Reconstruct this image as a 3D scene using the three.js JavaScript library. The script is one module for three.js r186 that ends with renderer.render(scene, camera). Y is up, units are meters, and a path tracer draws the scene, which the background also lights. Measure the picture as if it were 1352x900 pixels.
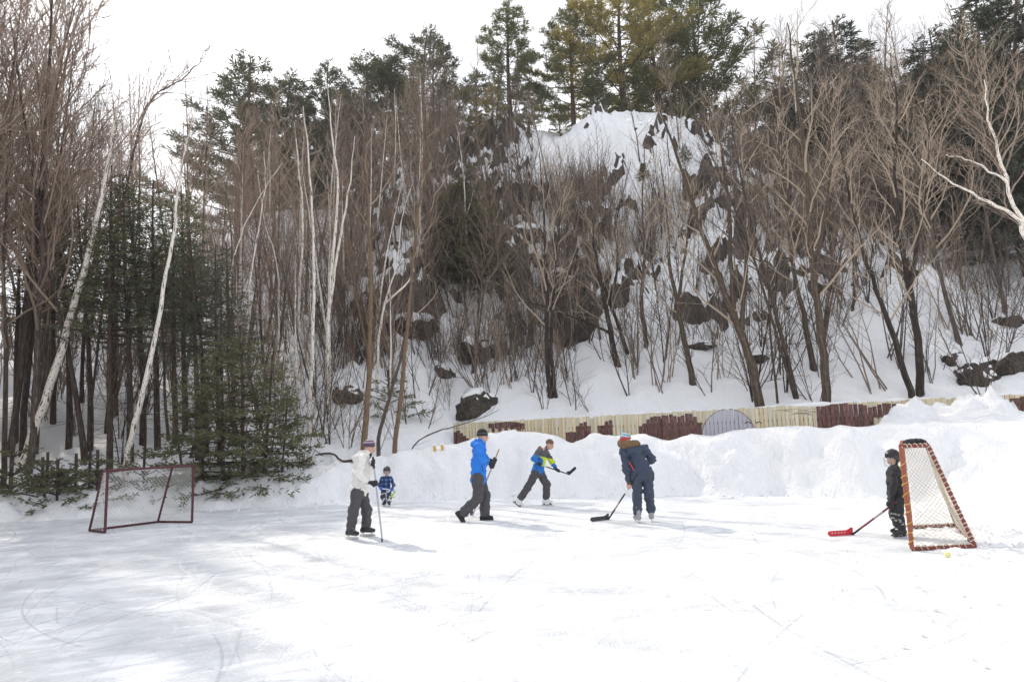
import * as THREE from 'three';
import { createNoise2D, createNoise3D } from 'simplex-noise';
import { mergeGeometries, mergeVertices } from 'three/addons/utils/BufferGeometryUtils.js';

// ---------------------------------------------------------------- camera, sky, sun, exposure
const scene = new THREE.Scene();
const PW = 1352, PH = 900, FOCAL = 901, EYE = 1.65;
const camera = new THREE.PerspectiveCamera(2 * Math.atan(PH / 2 / FOCAL) * 180 / Math.PI, PW / PH, 0.1, 900);
camera.position.set(0, EYE, 0);
camera.rotation.order = 'YXZ';
camera.rotation.set(7.7 * Math.PI / 180, 0, -2 * Math.PI / 180);
camera.updateMatrixWorld(true);

const renderer = new THREE.WebGLRenderer({ antialias: true });
renderer.setSize(1024, 681);
renderer.toneMapping = THREE.LinearToneMapping;
renderer.toneMappingExposure = 1.08;
renderer.shadowMap.enabled = true;
renderer.shadowMap.type = THREE.PCFSoftShadowMap;

const SUN_AZ = -37 * Math.PI / 180, SUN_EL = 37.5 * Math.PI / 180;
const sunDir = new THREE.Vector3(Math.sin(SUN_AZ) * Math.cos(SUN_EL), Math.sin(SUN_EL), -Math.cos(SUN_AZ) * Math.cos(SUN_EL));
const sun = new THREE.DirectionalLight(new THREE.Color(1, 0.91, 0.77), 3.4);
sun.position.copy(sunDir).multiplyScalar(120);
sun.castShadow = true;
sun.shadow.radius = 1.5;
sun.shadow.mapSize.set(4096, 4096);
Object.assign(sun.shadow.camera, { left: -70, right: 70, top: 70, bottom: -70, near: 1, far: 300 });
scene.add(sun, sun.target);

function rng(seed) { let a = seed >>> 0; return () => { a = a + 0x6D2B79F5 | 0; let t = Math.imul(a ^ a >>> 15, 1 | a); t = t + Math.imul(t ^ t >>> 7, 61 | t) ^ t; return ((t ^ t >>> 14) >>> 0) / 4294967296; }; }
const n2 = createNoise2D(rng(11)), n3 = createNoise3D(rng(12));
const lerp = (a, b, t) => a + (b - a) * t, clamp = (x, a, b) => Math.max(a, Math.min(b, x));
const smooth = (a, b, x) => { const t = clamp((x - a) / (b - a), 0, 1); return t * t * (3 - 2 * t); };
function table(T, x) { if (x <= T[0][0]) return T[0][1]; for (let i = 1; i < T.length; i++) if (x <= T[i][0]) { const t = (x - T[i - 1][0]) / (T[i][0] - T[i - 1][0]); return lerp(T[i - 1][1], T[i][1], t); } return T[T.length - 1][1]; }
const fbm = (x, y, o = 4) => { let s = 0, a = 0.5, f = 1; for (let i = 0; i < o; i++) { s += a * n2(x * f, y * f); a *= 0.5; f *= 2.03; } return s; };
const V = (x, y, z) => new THREE.Vector3(x, y, z);

{ // thin bright winter cloud with an aureole round the sun
  const W = 512, H = 256, data = new Float32Array(W * H * 4);
  const d = V(0, 0, 0);
  for (let j = 0; j < H; j++) for (let i = 0; i < W; i++) {
    const el = ((j + 0.5) / H - 0.5) * Math.PI, az = ((i + 0.5) / W - 0.5) * 2 * Math.PI;
    d.set(Math.cos(az) * Math.cos(el), Math.sin(el), Math.sin(az) * Math.cos(el));
    const up = clamp(d.y, 0, 1), ang = Math.acos(clamp(d.dot(sunDir), -1, 1));
    const s = 0.5 + 0.5 * clamp(1.6 * (0.5 * n3(d.x * 2.2, d.y * 4.5, d.z * 2.2) + 0.28 * n3(d.x * 5, d.y * 10, d.z * 5) + 0.15 * n3(d.x * 11, d.y * 22, d.z * 11)), -1, 1);
    const blue = [lerp(0.76, 0.56, Math.sqrt(up)), lerp(0.82, 0.66, Math.sqrt(up)), lerp(0.93, 0.88, Math.sqrt(up))], white = [0.98, 0.98, 1.0];
    const glow = 1.5 * Math.exp(-ang / 0.28) + 0.35 * Math.exp(-ang / 0.9);
    const k = (j * W + i) * 4;
    for (let c = 0; c < 3; c++) data[k + c] = lerp(blue[c], white[c], 0.35 + 0.6 * s) + glow * [1, 0.97, 0.92][c];
    data[k + 3] = 1;
  }
  const sky = new THREE.DataTexture(data, W, H, THREE.RGBAFormat, THREE.FloatType);
  sky.mapping = THREE.EquirectangularReflectionMapping; sky.magFilter = sky.minFilter = THREE.LinearFilter; sky.wrapS = THREE.RepeatWrapping; sky.needsUpdate = true;
  scene.background = sky; scene.environment = sky;
}

// ---------------------------------------------------------------- helpers
const taken = {};
function numbered(name) { const n = taken[name] = (taken[name] ?? -1) + 1; return n ? name + '_' + String(n).padStart(3, '0') : name; }
function tag(o, label, category, group, kind) { o.userData.label = label; if (category) o.userData.category = category; if (group) o.userData.group = group; if (kind) o.userData.kind = kind; return o; }
function shade(m) { m.castShadow = m.receiveShadow = true; return m; }
function part(parent, name, geo, mat) { const m = shade(new THREE.Mesh(geo, mat)); m.name = name; parent.add(m); return m; }
function thing(name, label, category, pos = [0, 0, 0], group) { const g = new THREE.Group(); g.name = numbered(name); g.position.set(...pos); scene.add(g); return tag(g, label, category, group); }
function structure(name, geo, mat, label) { const m = shade(new THREE.Mesh(geo, mat)); m.name = numbered(name); m.userData.kind = 'structure'; if (label) m.userData.label = label; scene.add(m); return m; }
function pixDir(px, py) { return V((px - PW / 2) / FOCAL, -(py - PH / 2) / FOCAL, -1).applyQuaternion(camera.quaternion); }
function pix(px, py, depth) { const v = pixDir(px, py); return v.multiplyScalar(depth / -v.z).add(camera.position); }   // point at a given distance ahead
function onIce(px, py, y = 0) { const v = pixDir(px, py); return v.multiplyScalar((y - EYE) / v.y).add(camera.position); }
function mat(rgb, rough = 0.85, extra = {}) { const m = new THREE.MeshStandardMaterial({ roughness: rough, metalness: 0, ...extra }); m.color.setRGB(...rgb); return m; }
class Geo {
  constructor() { this.p = []; this.n = []; this.u = []; this.i = []; }
  tube(pts, rad, sides = 5, cap = true, v0 = 0) {       // pts: Vector3[], rad: number[]
    const base = this.p.length / 3, n = pts.length; let t = V(0, 0, 0), nx = null, ny = V(0, 0, 0), v = v0;
    for (let k = 0; k < n; k++) {
      t.subVectors(pts[Math.min(k + 1, n - 1)], pts[Math.max(k - 1, 0)]).normalize();
      if (!nx) { nx = Math.abs(t.y) < 0.9 ? V(0, 1, 0) : V(1, 0, 0); }
      nx = nx.clone().addScaledVector(t, -nx.dot(t)).normalize(); ny.crossVectors(t, nx);
      if (k) v += pts[k].distanceTo(pts[k - 1]);
      for (let s = 0; s <= sides; s++) {
        const a = s / sides * 2 * Math.PI, c = Math.cos(a), d = Math.sin(a), x = nx.x * c + ny.x * d, y = nx.y * c + ny.y * d, z = nx.z * c + ny.z * d;
        this.p.push(pts[k].x + x * rad[k], pts[k].y + y * rad[k], pts[k].z + z * rad[k]); this.n.push(x, y, z); this.u.push(s / sides, v);
      }
      if (k) for (let s = 0; s < sides; s++) { const a = base + (k - 1) * (sides + 1) + s, b = a + sides + 1; this.i.push(a, a + 1, b, a + 1, b + 1, b); }
    }
    if (cap) for (const k of [0, n - 1]) {
      if (rad[k] < 0.004) continue;
      const c = this.p.length / 3, sg = k ? 1 : -1; t.subVectors(pts[Math.min(k + 1, n - 1)], pts[Math.max(k - 1, 0)]).normalize().multiplyScalar(sg);
      this.p.push(pts[k].x, pts[k].y, pts[k].z); this.n.push(t.x, t.y, t.z); this.u.push(0.5, v);
      const r0 = base + k * (sides + 1);
      for (let s = 0; s < sides; s++) k ? this.i.push(c, r0 + s, r0 + s + 1) : this.i.push(c, r0 + s + 1, r0 + s);
    }
    return this;
  }
  tri(a, b, c) { const n = V(0, 0, 0).crossVectors(b.clone().sub(a), c.clone().sub(a)).normalize(), k = this.p.length / 3; for (const q of [a, b, c]) { this.p.push(q.x, q.y, q.z); this.n.push(n.x, n.y, n.z); this.u.push(q.x, q.y); } this.i.push(k, k + 1, k + 2); return this; }
  blade(a, b, w, side) { // thin flat pointed leaf from a to b
    const k = this.p.length / 3, mx = a.x * 0.55 + b.x * 0.45, my = a.y * 0.55 + b.y * 0.45, mz = a.z * 0.55 + b.z * 0.45;
    this.p.push(a.x, a.y, a.z, mx + side.x * w, my + side.y * w, mz + side.z * w, b.x, b.y, b.z, mx - side.x * w, my - side.y * w, mz - side.z * w);
    const nx = (b.y - a.y) * side.z - (b.z - a.z) * side.y, ny = (b.z - a.z) * side.x - (b.x - a.x) * side.z, nz = (b.x - a.x) * side.y - (b.y - a.y) * side.x, l = Math.hypot(nx, ny, nz) || 1;
    for (let q = 0; q < 4; q++) { this.n.push(-nx / l, -ny / l, -nz / l); this.u.push(q & 1, q / 3); }
    this.i.push(k, k + 1, k + 2, k, k + 2, k + 3); return this;
  }
  build() { const g = new THREE.BufferGeometry(); g.setAttribute('position', new THREE.Float32BufferAttribute(this.p, 3)); g.setAttribute('normal', new THREE.Float32BufferAttribute(this.n, 3)); g.setAttribute('uv', new THREE.Float32BufferAttribute(this.u, 2)); g.setIndex(this.i); return g; }
}
function noiseTexture(size, fn, srgb, rep = 1) {   // fn(u, v) -> [r,g,b] 0..1
  const data = new Uint8Array(size * size * 4);
  for (let j = 0; j < size; j++) for (let i = 0; i < size; i++) { const c = fn(i / size, j / size), k = (j * size + i) * 4; for (let q = 0; q < 3; q++) data[k + q] = clamp(c[q] ?? c[0], 0, 1) * 255; data[k + 3] = 255; }
  const t = new THREE.DataTexture(data, size, size); t.magFilter = THREE.LinearFilter; t.minFilter = THREE.LinearMipmapLinearFilter; t.generateMipmaps = true; t.wrapS = t.wrapT = THREE.RepeatWrapping; t.repeat.set(rep, rep);
  if (srgb) t.colorSpace = THREE.SRGBColorSpace; t.needsUpdate = true; return t;
}
function tiled(u, v, f, seed = 0) { // tileable noise on a torus
  const a = u * 2 * Math.PI, b = v * 2 * Math.PI, r = f / (2 * Math.PI);
  return 0.5 * (n3(Math.cos(a) * r + seed, Math.sin(a) * r, Math.cos(b) * r) + n3(Math.sin(b) * r + seed, Math.cos(a) * r + 9, Math.sin(a) * r));
}

// ---------------------------------------------------------------- the lie of the land (x across, d = distance ahead = -z)
const FENCE_L = [-2.15, 24], FENCE_R = [13.6, 17.9];
const fenceD = x => FENCE_L[1] + (x - FENCE_L[0]) * (FENCE_R[1] - FENCE_L[1]) / (FENCE_R[0] - FENCE_L[0]);
const farEdge = x => table([[-30, 14], [-16, 15.2], [-11, 16.2], [-8, 17.2], [-4, 18.2], [0, 17.9], [3, 17.3], [6, 16.2], [8, 14.6], [12, 12]], x) + 0.18 * n2(x * 0.7, 3);
const rightEdge = d => table([[-20, 5.2], [4, 5.0], [6.5, 5.3], [8.3, 6.3], [10, 7.1], [13, 8.2], [18, 9]], d) + 0.15 * n2(d * 0.8, 9);
const hillBase = x => x > FENCE_R[0] ? Math.max(12, fenceD(x)) : x > FENCE_L[0] ? fenceD(x) + 0.25 : table([[-30, 17], [-20, 18], [-10, 19.5], [-6, 21.5], [-2.15, 24.2]], x);
const FENCE_SNOW = [[-0.09, 1.42], [-0.035, 1.74], [0.02, 1.76], [0.06, 1.6], [0.081, 1.34], [0.115, 1.62], [0.15, 1.5], [0.185, 1.58], [0.22, 1.33], [0.255, 1.52], [0.285, 1.44], [0.32, 1.6], [0.41, 1.66], [0.455, 1.55], [0.47, 1.64], [0.51, 1.55], [0.545, 1.62], [0.6, 1.58], [0.65, 1.6], [0.75, 1.62]];   // by bearing x/d, where the boards disappear in the bank
const crestBase = x => table([[-18, 0.45], [-11, 0.55], [-8, 0.62], [-6, 0.8], [-4, 1.05], [-2.4, 1.32], [0, 1.38], [1.8, 1.5], [3.2, 1.42], [4.6, 1.3], [6, 1.4], [7.5, 1.46], [9.5, 1.5], [12, 1.52], [20, 1.7]], x);
const MID = [[0, 0.35], [3, 1.9], [8, 5.6], [12, 9.6], [16, 14.6], [19, 18.4], [22, 20.6], [26, 22.6], [32, 24.4], [60, 28], [200, 30]];
const LEFT = [[0, 0], [5, 1.4], [12, 4.6], [20, 9], [28, 14.5], [35, 19.5], [45, 22], [200, 25]];
const FARL = [[0, 0], [10, 2.4], [20, 5.6], [30, 8.6], [45, 11.5], [200, 14]];
const RIGHT = [[0, 0.3], [4, 2.3], [10, 6.2], [16, 9.8], [22, 12.8], [30, 15.5], [60, 21], [200, 25]];
const crest = (x, d) => { const b = crestBase(x), w = smooth(-2.8, -1.6, x) * smooth(13, 16, d); return w > 0 ? lerp(b, table(FENCE_SNOW, x / Math.max(8, d)) - 0.09, w) : b; };
function hill(x, d) {
  const t0 = d - hillBase(x), t = t0 + 0.9 * n2(x * 0.13, d * 0.13) * smooth(1.5, 6, t0);
  if (t <= 0) return 0;
  let h;
  if (x < -18) h = lerp(table(FARL, t), table(LEFT, t), smooth(-34, -18, x));
  else if (x < -4) h = lerp(table(LEFT, t), table(MID, t), smooth(-13, -4, x));
  else h = lerp(table(MID, t), table(RIGHT, t), smooth(9.5, 17.5, x));
  return Math.max(0, h);
}
const cellRand = (i, j, k) => { let h = Math.imul(i, 374761393) ^ Math.imul(j, 668265263) ^ Math.imul(k + 7, 2147483647 - 5393); h = Math.imul(h ^ h >>> 13, 1274126177); return ((h ^ h >>> 16) >>> 0) / 4294967296; };
function facets(x, y, size) { // broken rock: every cell is a tilted plane
  const a = x / size, b = y / size, i0 = Math.floor(a), j0 = Math.floor(b); let best = 9, h = 0;
  for (let j = j0 - 1; j <= j0 + 1; j++) for (let i = i0 - 1; i <= i0 + 1; i++) { const u = a - i - cellRand(i, j, 1), v = b - j - cellRand(i, j, 2), q = u * u + v * v; if (q < best) { best = q; h = (cellRand(i, j, 3) - 0.5) + u * 1.1 * (cellRand(i, j, 4) - 0.5) + v * 0.9 * (cellRand(i, j, 5) - 0.75); } }
  return h * size * 1.2;
}
const bumps = [];   // [x, d, height, radius] ploughed heaps
for (const [px, off, h, r] of [[1204, -0.42, 0.62, 0.42], [1190, -0.8, 0.2, 0.5], [1237, -0.34, 0.5, 0.24], [1294, -0.7, 0.55, 0.7], [1318, -1.0, 0.25, 0.6], [1270, -1.2, 0.15, 0.6]]) {
  let x = 0; for (let k = 0, d = 19; k < 6; k++) { const p = pix(px, 545, d); x = p.x; d = fenceD(x) + off; bumps[bumps.length - (k ? 1 : 0)] = [x, d, h, r]; }
}
function snowH(x, d) {
  const s1 = d - farEdge(x), s2 = x - rightEdge(d), s3 = -14.5 - x, s4 = -14 - d, s = Math.max(s1, s2, s3, s4);
  if (s < -0.6) return -0.12;
  const side = smooth(-0.5, 1.5, s2 - s1);                     // 1 on the bank beside the rink
  const cr = crest(x, d), top = lerp(cr, lerp(1.25, cr, smooth(9, 15, d)), side) * (s3 > s1 && s3 > s2 ? 0.6 : 1);
  const width = lerp(lerp(1.35, 1.75, smooth(-2, -7, x)), 3.0, side);
  let h = -0.12 + (top + 0.12) * smooth(-0.35, width, s + 0.22 * fbm(x * 0.9, d * 0.9, 3)) ;
  const onBank = smooth(0, 0.5, s) * (1 - smooth(5, 9, s));
  const face = 1 - smooth(0.8, 2.2, s) * smooth(-4, -2, x); h += onBank * ((0.03 + 0.13 * face) * fbm(x * 0.8 + 5, d * 0.9, 3) + (0.02 + 0.1 * face) * fbm(x * 2.2, d * 2.6 + 8, 3) + (0.015 + 0.05 * face) * Math.max(0, facets(x + 0.2 * n2(x * 3, d * 3), d, 0.4) * 2));
  for (const [bx, bd, bh, br] of bumps) { const q = ((x - bx) ** 2 + (d - bd) ** 2) / (br * br); if (q < 9) h += bh * Math.exp(-q * (1 + 0.5 * n2(x * 1.7, d * 1.7 + 4))) * (0.9 + 0.3 * n2(x * 2.6, d * 2.6) + 0.15 * n2(x * 6, d * 6)); }
  const t = d - hillBase(x);
  if (t > 0) h += hill(x, d) + smooth(0.2, 4, t) * (0.55 * fbm(x * 0.16, d * 0.16, 4) + 0.3 * fbm(x * 0.55 + 3, d * 0.55, 4)) + 0.05 * fbm(x * 1.9, d * 1.9, 2);
  return h;
}
const cliffMask = (x, d) => { const t = d - hillBase(x); return smooth(-9.5, -6, x + 1.2 * n2(d * 0.3, 4)) * (1 - smooth(13, 18, x)) * smooth(5.5, 10, t + 3.2 * n2(x * 0.22, 7)) * (1 - smooth(22, 27, t)); };
function rockH(x, d) {
  const m = cliffMask(x, d), h0 = snowH(x, d); if (m < 0.01) return h0 - 0.6;
  const wx = x + 0.8 * n2(x * 0.5, d * 0.5 + 11), wd = d + 0.9 * n2(x * 0.45 + 5, d * 0.45);
  const big = fbm(wx * 0.19 + 3, wd * 0.26 + 20, 3), crag = 1 - Math.abs(n2(wx * 0.55, wd * 0.5 + 40)), fine = fbm(x * 1.6, d * 1.6 + 60, 4);
  const capZone = smooth(14.5, 18.5, d - hillBase(x)) * smooth(-1.5, 3, x), bare = 1 - smooth(-1, 6, x);
  let up = 2.3 * (big + 0.13 + 0.16 * bare - 0.34 * capZone) + 0.9 * (crag - 0.62) + 0.75 * facets(x + 0.25 * fine, d * 1.15, 1.15) + 0.4 * facets(x + 30, d * 1.3, 0.5) + 0.15 * fine;
  return h0 - 0.4 + m * up;
}
const CX0 = -11, CX1 = 19.5, CD0 = 23.5, CD1 = 53, CS = 0.17, CNX = Math.round((CX1 - CX0) / CS) + 1, CND = Math.round((CD1 - CD0) / CS) + 1;
const rockGrid = new Float32Array(CNX * CND), snowGrid = new Float32Array(CNX * CND);
for (let j = 0; j < CND; j++) for (let i = 0; i < CNX; i++) rockGrid[j * CNX + i] = rockH(CX0 + i * CS, CD0 + j * CS);
for (let j = 0; j < CND; j++) for (let i = 0; i < CNX; i++) {
  const x = CX0 + i * CS, d = CD0 + j * CS, m = cliffMask(x, d);
  const at_ = (a, b) => rockGrid[clamp(b, 0, CND - 1) * CNX + clamp(a, 0, CNX - 1)];
  const slope = Math.hypot(at_(i + 2, j) - at_(i - 2, j), at_(i, j + 2) - at_(i, j - 2)) / (4 * CS);
  const lie = 1 - smooth(1.15, 1.75, slope + 0.7 * fbm(x * 0.35 + 31, d * 0.35, 4));
  snowGrid[j * CNX + i] = Math.max(snowH(x, d) - 0.25 * m * (0.6 + fbm(x * 0.6, d * 0.6 + 50, 2)), rockGrid[j * CNX + i] - 0.3 + 0.55 * lie);
}
function gridAt(G, x, d) { const a = clamp((x - CX0) / CS, 0, CNX - 1.001), b = clamp((d - CD0) / CS, 0, CND - 1.001), i = Math.floor(a), j = Math.floor(b), u = a - i, v = b - j, k = j * CNX + i; return lerp(lerp(G[k], G[k + 1], u), lerp(G[k + CNX], G[k + CNX + 1], u), v); }
const inCliff = (x, d) => x > CX0 && x < CX1 && d > CD0 && d < CD1;
const snowTop = (x, d) => inCliff(x, d) ? gridAt(snowGrid, x, d) : snowH(x, d);
const groundY = (x, d) => inCliff(x, d) ? Math.max(gridAt(snowGrid, x, d), gridAt(rockGrid, x, d)) : snowH(x, d);
function at(px, d, guess = 500) { let p = pix(px, guess, d); for (let k = 0; k < 6; k++) { const y = groundY(p.x, d), q = p.clone(); q.y = y; q.project(camera); const ipy = (1 - q.y) / 2 * PH; p = pix(px, ipy, d); } return V(p.x, groundY(p.x, d), -d); }
function hit(px, py) { let prev = 2; for (let d = 3; d < 120; d += 0.15) { const p = pix(px, py, d); if (p.y < groundY(p.x, d)) { const q = pix(px, py, (d + prev) / 2); return V(q.x, groundY(q.x, -q.z), q.z); } prev = d; } return pix(px, py, 60); }

function axis(segs) { const out = []; for (const [a, b, st] of segs) { const n = Math.max(1, Math.round((b - a) / st)); for (let k = 0; k < n; k++) out.push(a + (b - a) * k / n); } out.push(segs[segs.length - 1][1]); return out; }
function sheet(xs, ds, fn, uvScale = 1) {
  const g = new THREE.BufferGeometry(), P = [], U = [], I = [], nx = xs.length, run = xs.map(() => ds[0]), last = [];
  ds.forEach((d, j) => xs.forEach((x, i) => { const y = fn(x, d); if (j) run[i] += Math.hypot(d - ds[j - 1], (y - last[i]) * 0.9); last[i] = y; P.push(x, y, -d); U.push(x * uvScale, run[i] * uvScale); }));
  for (let j = 0; j < ds.length - 1; j++) for (let i = 0; i < nx - 1; i++) { const a = j * nx + i; I.push(a, a + 1, a + nx, a + 1, a + nx + 1, a + nx); }
  g.setAttribute('position', new THREE.Float32BufferAttribute(P, 3)); g.setAttribute('uv', new THREE.Float32BufferAttribute(U, 2)); g.setIndex(I); g.computeVertexNormals(); return g;
}
const snowBump = noiseTexture(512, (u, v) => [0.5 + 0.3 * tiled(u, v, 9) + 0.22 * tiled(u, v, 24, 3) + 0.16 * tiled(u, v, 60, 5)], false, 0.35);
const M = {};
M.snow = mat([0.87, 0.878, 0.89], 0.9, { bumpMap: snowBump, bumpScale: 0.04 });
M.snowClump = mat([0.87, 0.878, 0.89], 0.9);
M.rock = mat([0.11, 0.09, 0.078], 0.95, {
  map: noiseTexture(512, (u, v) => { const a = tiled(u, v, 6), b = tiled(u, v, 22, 4), c = tiled(u, v, 55, 8), k = 0.36 + 0.12 * a + 0.11 * b + 0.08 * c, l = smooth(0.25, 0.5, tiled(u, v, 12, 13)); return [lerp(k * 1.02, k * 0.92, l), lerp(k * 0.95, k * 0.95, l), lerp(k * 0.9, k * 0.78, l)]; }, true, 0.22),
  bumpMap: noiseTexture(512, (u, v) => [0.5 + 0.3 * Math.abs(tiled(u, v, 10, 2)) + 0.25 * tiled(u, v, 34, 6)], false, 0.3), bumpScale: 0.25 });
M.rock.color.setRGB(0.85, 0.8, 0.76);
{ // snow-covered ground, from the rink to the far ridge
  const xs = axis([[-320, -70, 25], [-70, -30, 1.6], [-30, -12, 0.4], [-12, 14, 0.13], [14, 22, 0.25], [22, 45, 0.8], [45, 80, 2.5], [80, 320, 24]]);
  const ds = axis([[-300, -20, 28], [-20, 4, 1.2], [4, 14, 0.16], [14, 23, 0.12], [23, 52, 0.2], [52, 70, 0.6], [70, 120, 2.5], [120, 400, 28]]);
  structure('snow_ground', sheet(xs, ds, snowTop, 1), M.snow, 'white snow over banks and wooded hillside');
  const cx = [], cd = []; for (let i = 0; i < CNX; i++) cx.push(CX0 + i * CS); for (let j = 0; j < CND; j++) cd.push(CD0 + j * CS);
  structure('rock_cliff', sheet(cx, cd, (x, d) => gridAt(rockGrid, x, d) - (cliffMask(x, d) < 0.03 ? 0.6 : 0), 1), M.rock, 'brown rock face with snow on its ledges');
}
{ // the ice: skated, dusted with snow
  const S = 2048, cv = document.createElement('canvas'); cv.width = cv.height = S; const c = cv.getContext('2d'), R = rng(5);
  c.fillStyle = 'rgb(226,229,233)'; c.fillRect(0, 0, S, S);
  const img = c.getImageData(0, 0, S, S), D = img.data;
  const SX = 24, SD = 17;                                   // metres covered
  for (let j = 0; j < S; j++) for (let i = 0; i < S; i++) {
    const x = i / S * SX, y = (1 - j / S) * SD;
    const streak = fbm(x * 0.3 + y * 0.2, y * 1.1 - x * 0.4, 4), fine = fbm(x * 1.6 + 7, y * 4.2 - x * 1.7, 4), patch = fbm(x * 0.55 + 40, y * 0.75, 5), grain = n2(x * 30, y * 30), grit = n2(x * 75, y * 75);
    const v = 9 * streak + 11 * fine + 12 * patch + 4 * grain + 3 * grit + 15 * smooth(0.1, 0.35, patch + 0.6 * fine) - 8 * smooth(0.15, 0.45, -patch - 0.4 * streak), k = (j * S + i) * 4;
    D[k] += v; D[k + 1] += v * 0.98; D[k + 2] += v * 0.95;
  }
  c.putImageData(img, 0, 0);
  const kx = S / SX, kd = S / SD;
  for (let k = 0; k < 7600; k++) { // skate cuts: long shallow arcs and short scrapes
    const x = R() * SX, y = R() * SD, long = R() < 0.45, r = long ? 3 + R() * 14 : 0.4 + R() * 2, a = R() * 6.3, l = (long ? 0.8 + R() * 2.6 : 0.15 + R() * 0.5) / r, cx = x - Math.cos(a) * r, cy = y - Math.sin(a) * r;
    c.strokeStyle = R() < 0.66 ? `rgba(253,254,255,${0.18 + R() * 0.42})` : `rgba(160,166,174,${0.14 + R() * 0.34})`; c.lineWidth = 0.7 + R() * R() * 2.6;
    c.beginPath(); for (let q = 0; q <= 10; q++) { const b = a + l * q / 10, X = (cx + Math.cos(b) * r) * kx, Y = S - (cy + Math.sin(b) * r) * kd; q ? c.lineTo(X, Y) : c.moveTo(X, Y); } c.stroke();
  }
  for (let k = 0; k < 9000; k++) { c.fillStyle = R() < 0.85 ? `rgba(253,254,255,${0.2 + R() * 0.55})` : `rgba(150,160,172,${0.15 + R() * 0.25})`; const r = 0.7 + R() * R() * 4; c.beginPath(); c.ellipse(R() * S, R() * S, r, r * 1.2, R() * 3, 0, 7); c.fill(); }
  const t = new THREE.CanvasTexture(cv); t.colorSpace = THREE.SRGBColorSpace; t.wrapS = t.wrapT = THREE.RepeatWrapping; t.repeat.set(1 / 24, 1 / 17); t.offset.set(14.6 / 24, -2.2 / 17); t.anisotropy = 8;
  M.ice = mat([1, 1, 1], 0.5, { map: t, bumpMap: noiseTexture(512, (u, v) => [0.5 + 0.25 * tiled(u, v, 16, 21) + 0.3 * tiled(u, v, 60, 22)], false, 0.55), bumpScale: 0.012 });
  structure('ice_rink', sheet(axis([[-17, 12, 1]]), axis([[-16, 19.5, 1]]), () => 0, 1), M.ice, 'skated natural ice dusted with snow');
}

// ---------------------------------------------------------------- bark and needles
const barkBump = noiseTexture(256, (u, v) => [0.5 + 0.35 * tiled(u, v * 0.3, 14, 31) + 0.25 * tiled(u, v, 30, 33)], false, 1);
function bark(a, b, seed) { const t = noiseTexture(256, (u, v) => { const k = clamp(0.5 + 0.6 * tiled(u, v * 0.35, 12, seed) + 0.35 * tiled(u, v, 26, seed + 3), 0, 1), l = smooth(0.3, 0.6, tiled(u, v, 5, seed + 9)); return [0, 1, 2].map(c => lerp(lerp(a[c], b[c], k), [0.62, 0.62, 0.6][c], 0.3 * l)); }, true, 1); t.repeat.set(1, 0.7); return new THREE.MeshStandardMaterial({ map: t, bumpMap: barkBump, bumpScale: 0.02, roughness: 0.95 }); }
M.greyBark = bark([0.24, 0.2, 0.18], [0.5, 0.45, 0.41], 41);
M.darkBark = bark([0.19, 0.16, 0.14], [0.42, 0.36, 0.32], 47); M.blackBark = bark([0.12, 0.1, 0.085], [0.3, 0.255, 0.22], 48);
M.tanBark = bark([0.33, 0.265, 0.2], [0.6, 0.5, 0.4], 53);
{ const t = noiseTexture(256, (u, v) => { const band = tiled(u * 0.35, v, 26, 61) + 0.4 * tiled(u, v, 40, 62), spot = smooth(0.4, 0.54, band) * 0.85, blot = smooth(0.46, 0.58, tiled(u, v, 5, 66)) * 0.8, k = 0.93 + 0.06 * tiled(u, v, 9, 64); const dk = Math.max(spot, blot); return [lerp(k, 0.17, dk), lerp(k * 0.965, 0.15, dk), lerp(k * 0.915, 0.14, dk)]; }, true, 1); t.repeat.set(1, 0.6);
  M.birch = new THREE.MeshStandardMaterial({ map: t, roughness: 0.75 }); }
const leafMat = (rgb, tr) => { const m = new THREE.MeshPhysicalMaterial({ roughness: 0.9, side: THREE.DoubleSide, transmission: tr, thickness: 0 }); m.color.setRGB(...rgb); return m; };
M.twig = mat([0.25, 0.19, 0.138], 0.9); M.twigPale = mat([0.4, 0.325, 0.245], 0.9); M.twigDark = mat([0.12, 0.092, 0.078], 0.9); M.twigRed = mat([0.4, 0.305, 0.24], 0.9);
M.twigBirch = mat([0.3, 0.22, 0.18], 0.85); M.limbBirch = mat([0.5, 0.45, 0.4], 0.85); M.twigTan = mat([0.3, 0.235, 0.175], 0.9);
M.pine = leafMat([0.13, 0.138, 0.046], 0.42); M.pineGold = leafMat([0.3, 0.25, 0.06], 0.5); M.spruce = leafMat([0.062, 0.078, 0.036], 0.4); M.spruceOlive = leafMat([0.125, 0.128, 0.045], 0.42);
M.pineDark = leafMat([0.085, 0.095, 0.04], 0.35); M.spruceDeep = leafMat([0.06, 0.075, 0.045], 0.35); M.dryLeaf = leafMat([0.42, 0.17, 0.05], 0.4);

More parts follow.
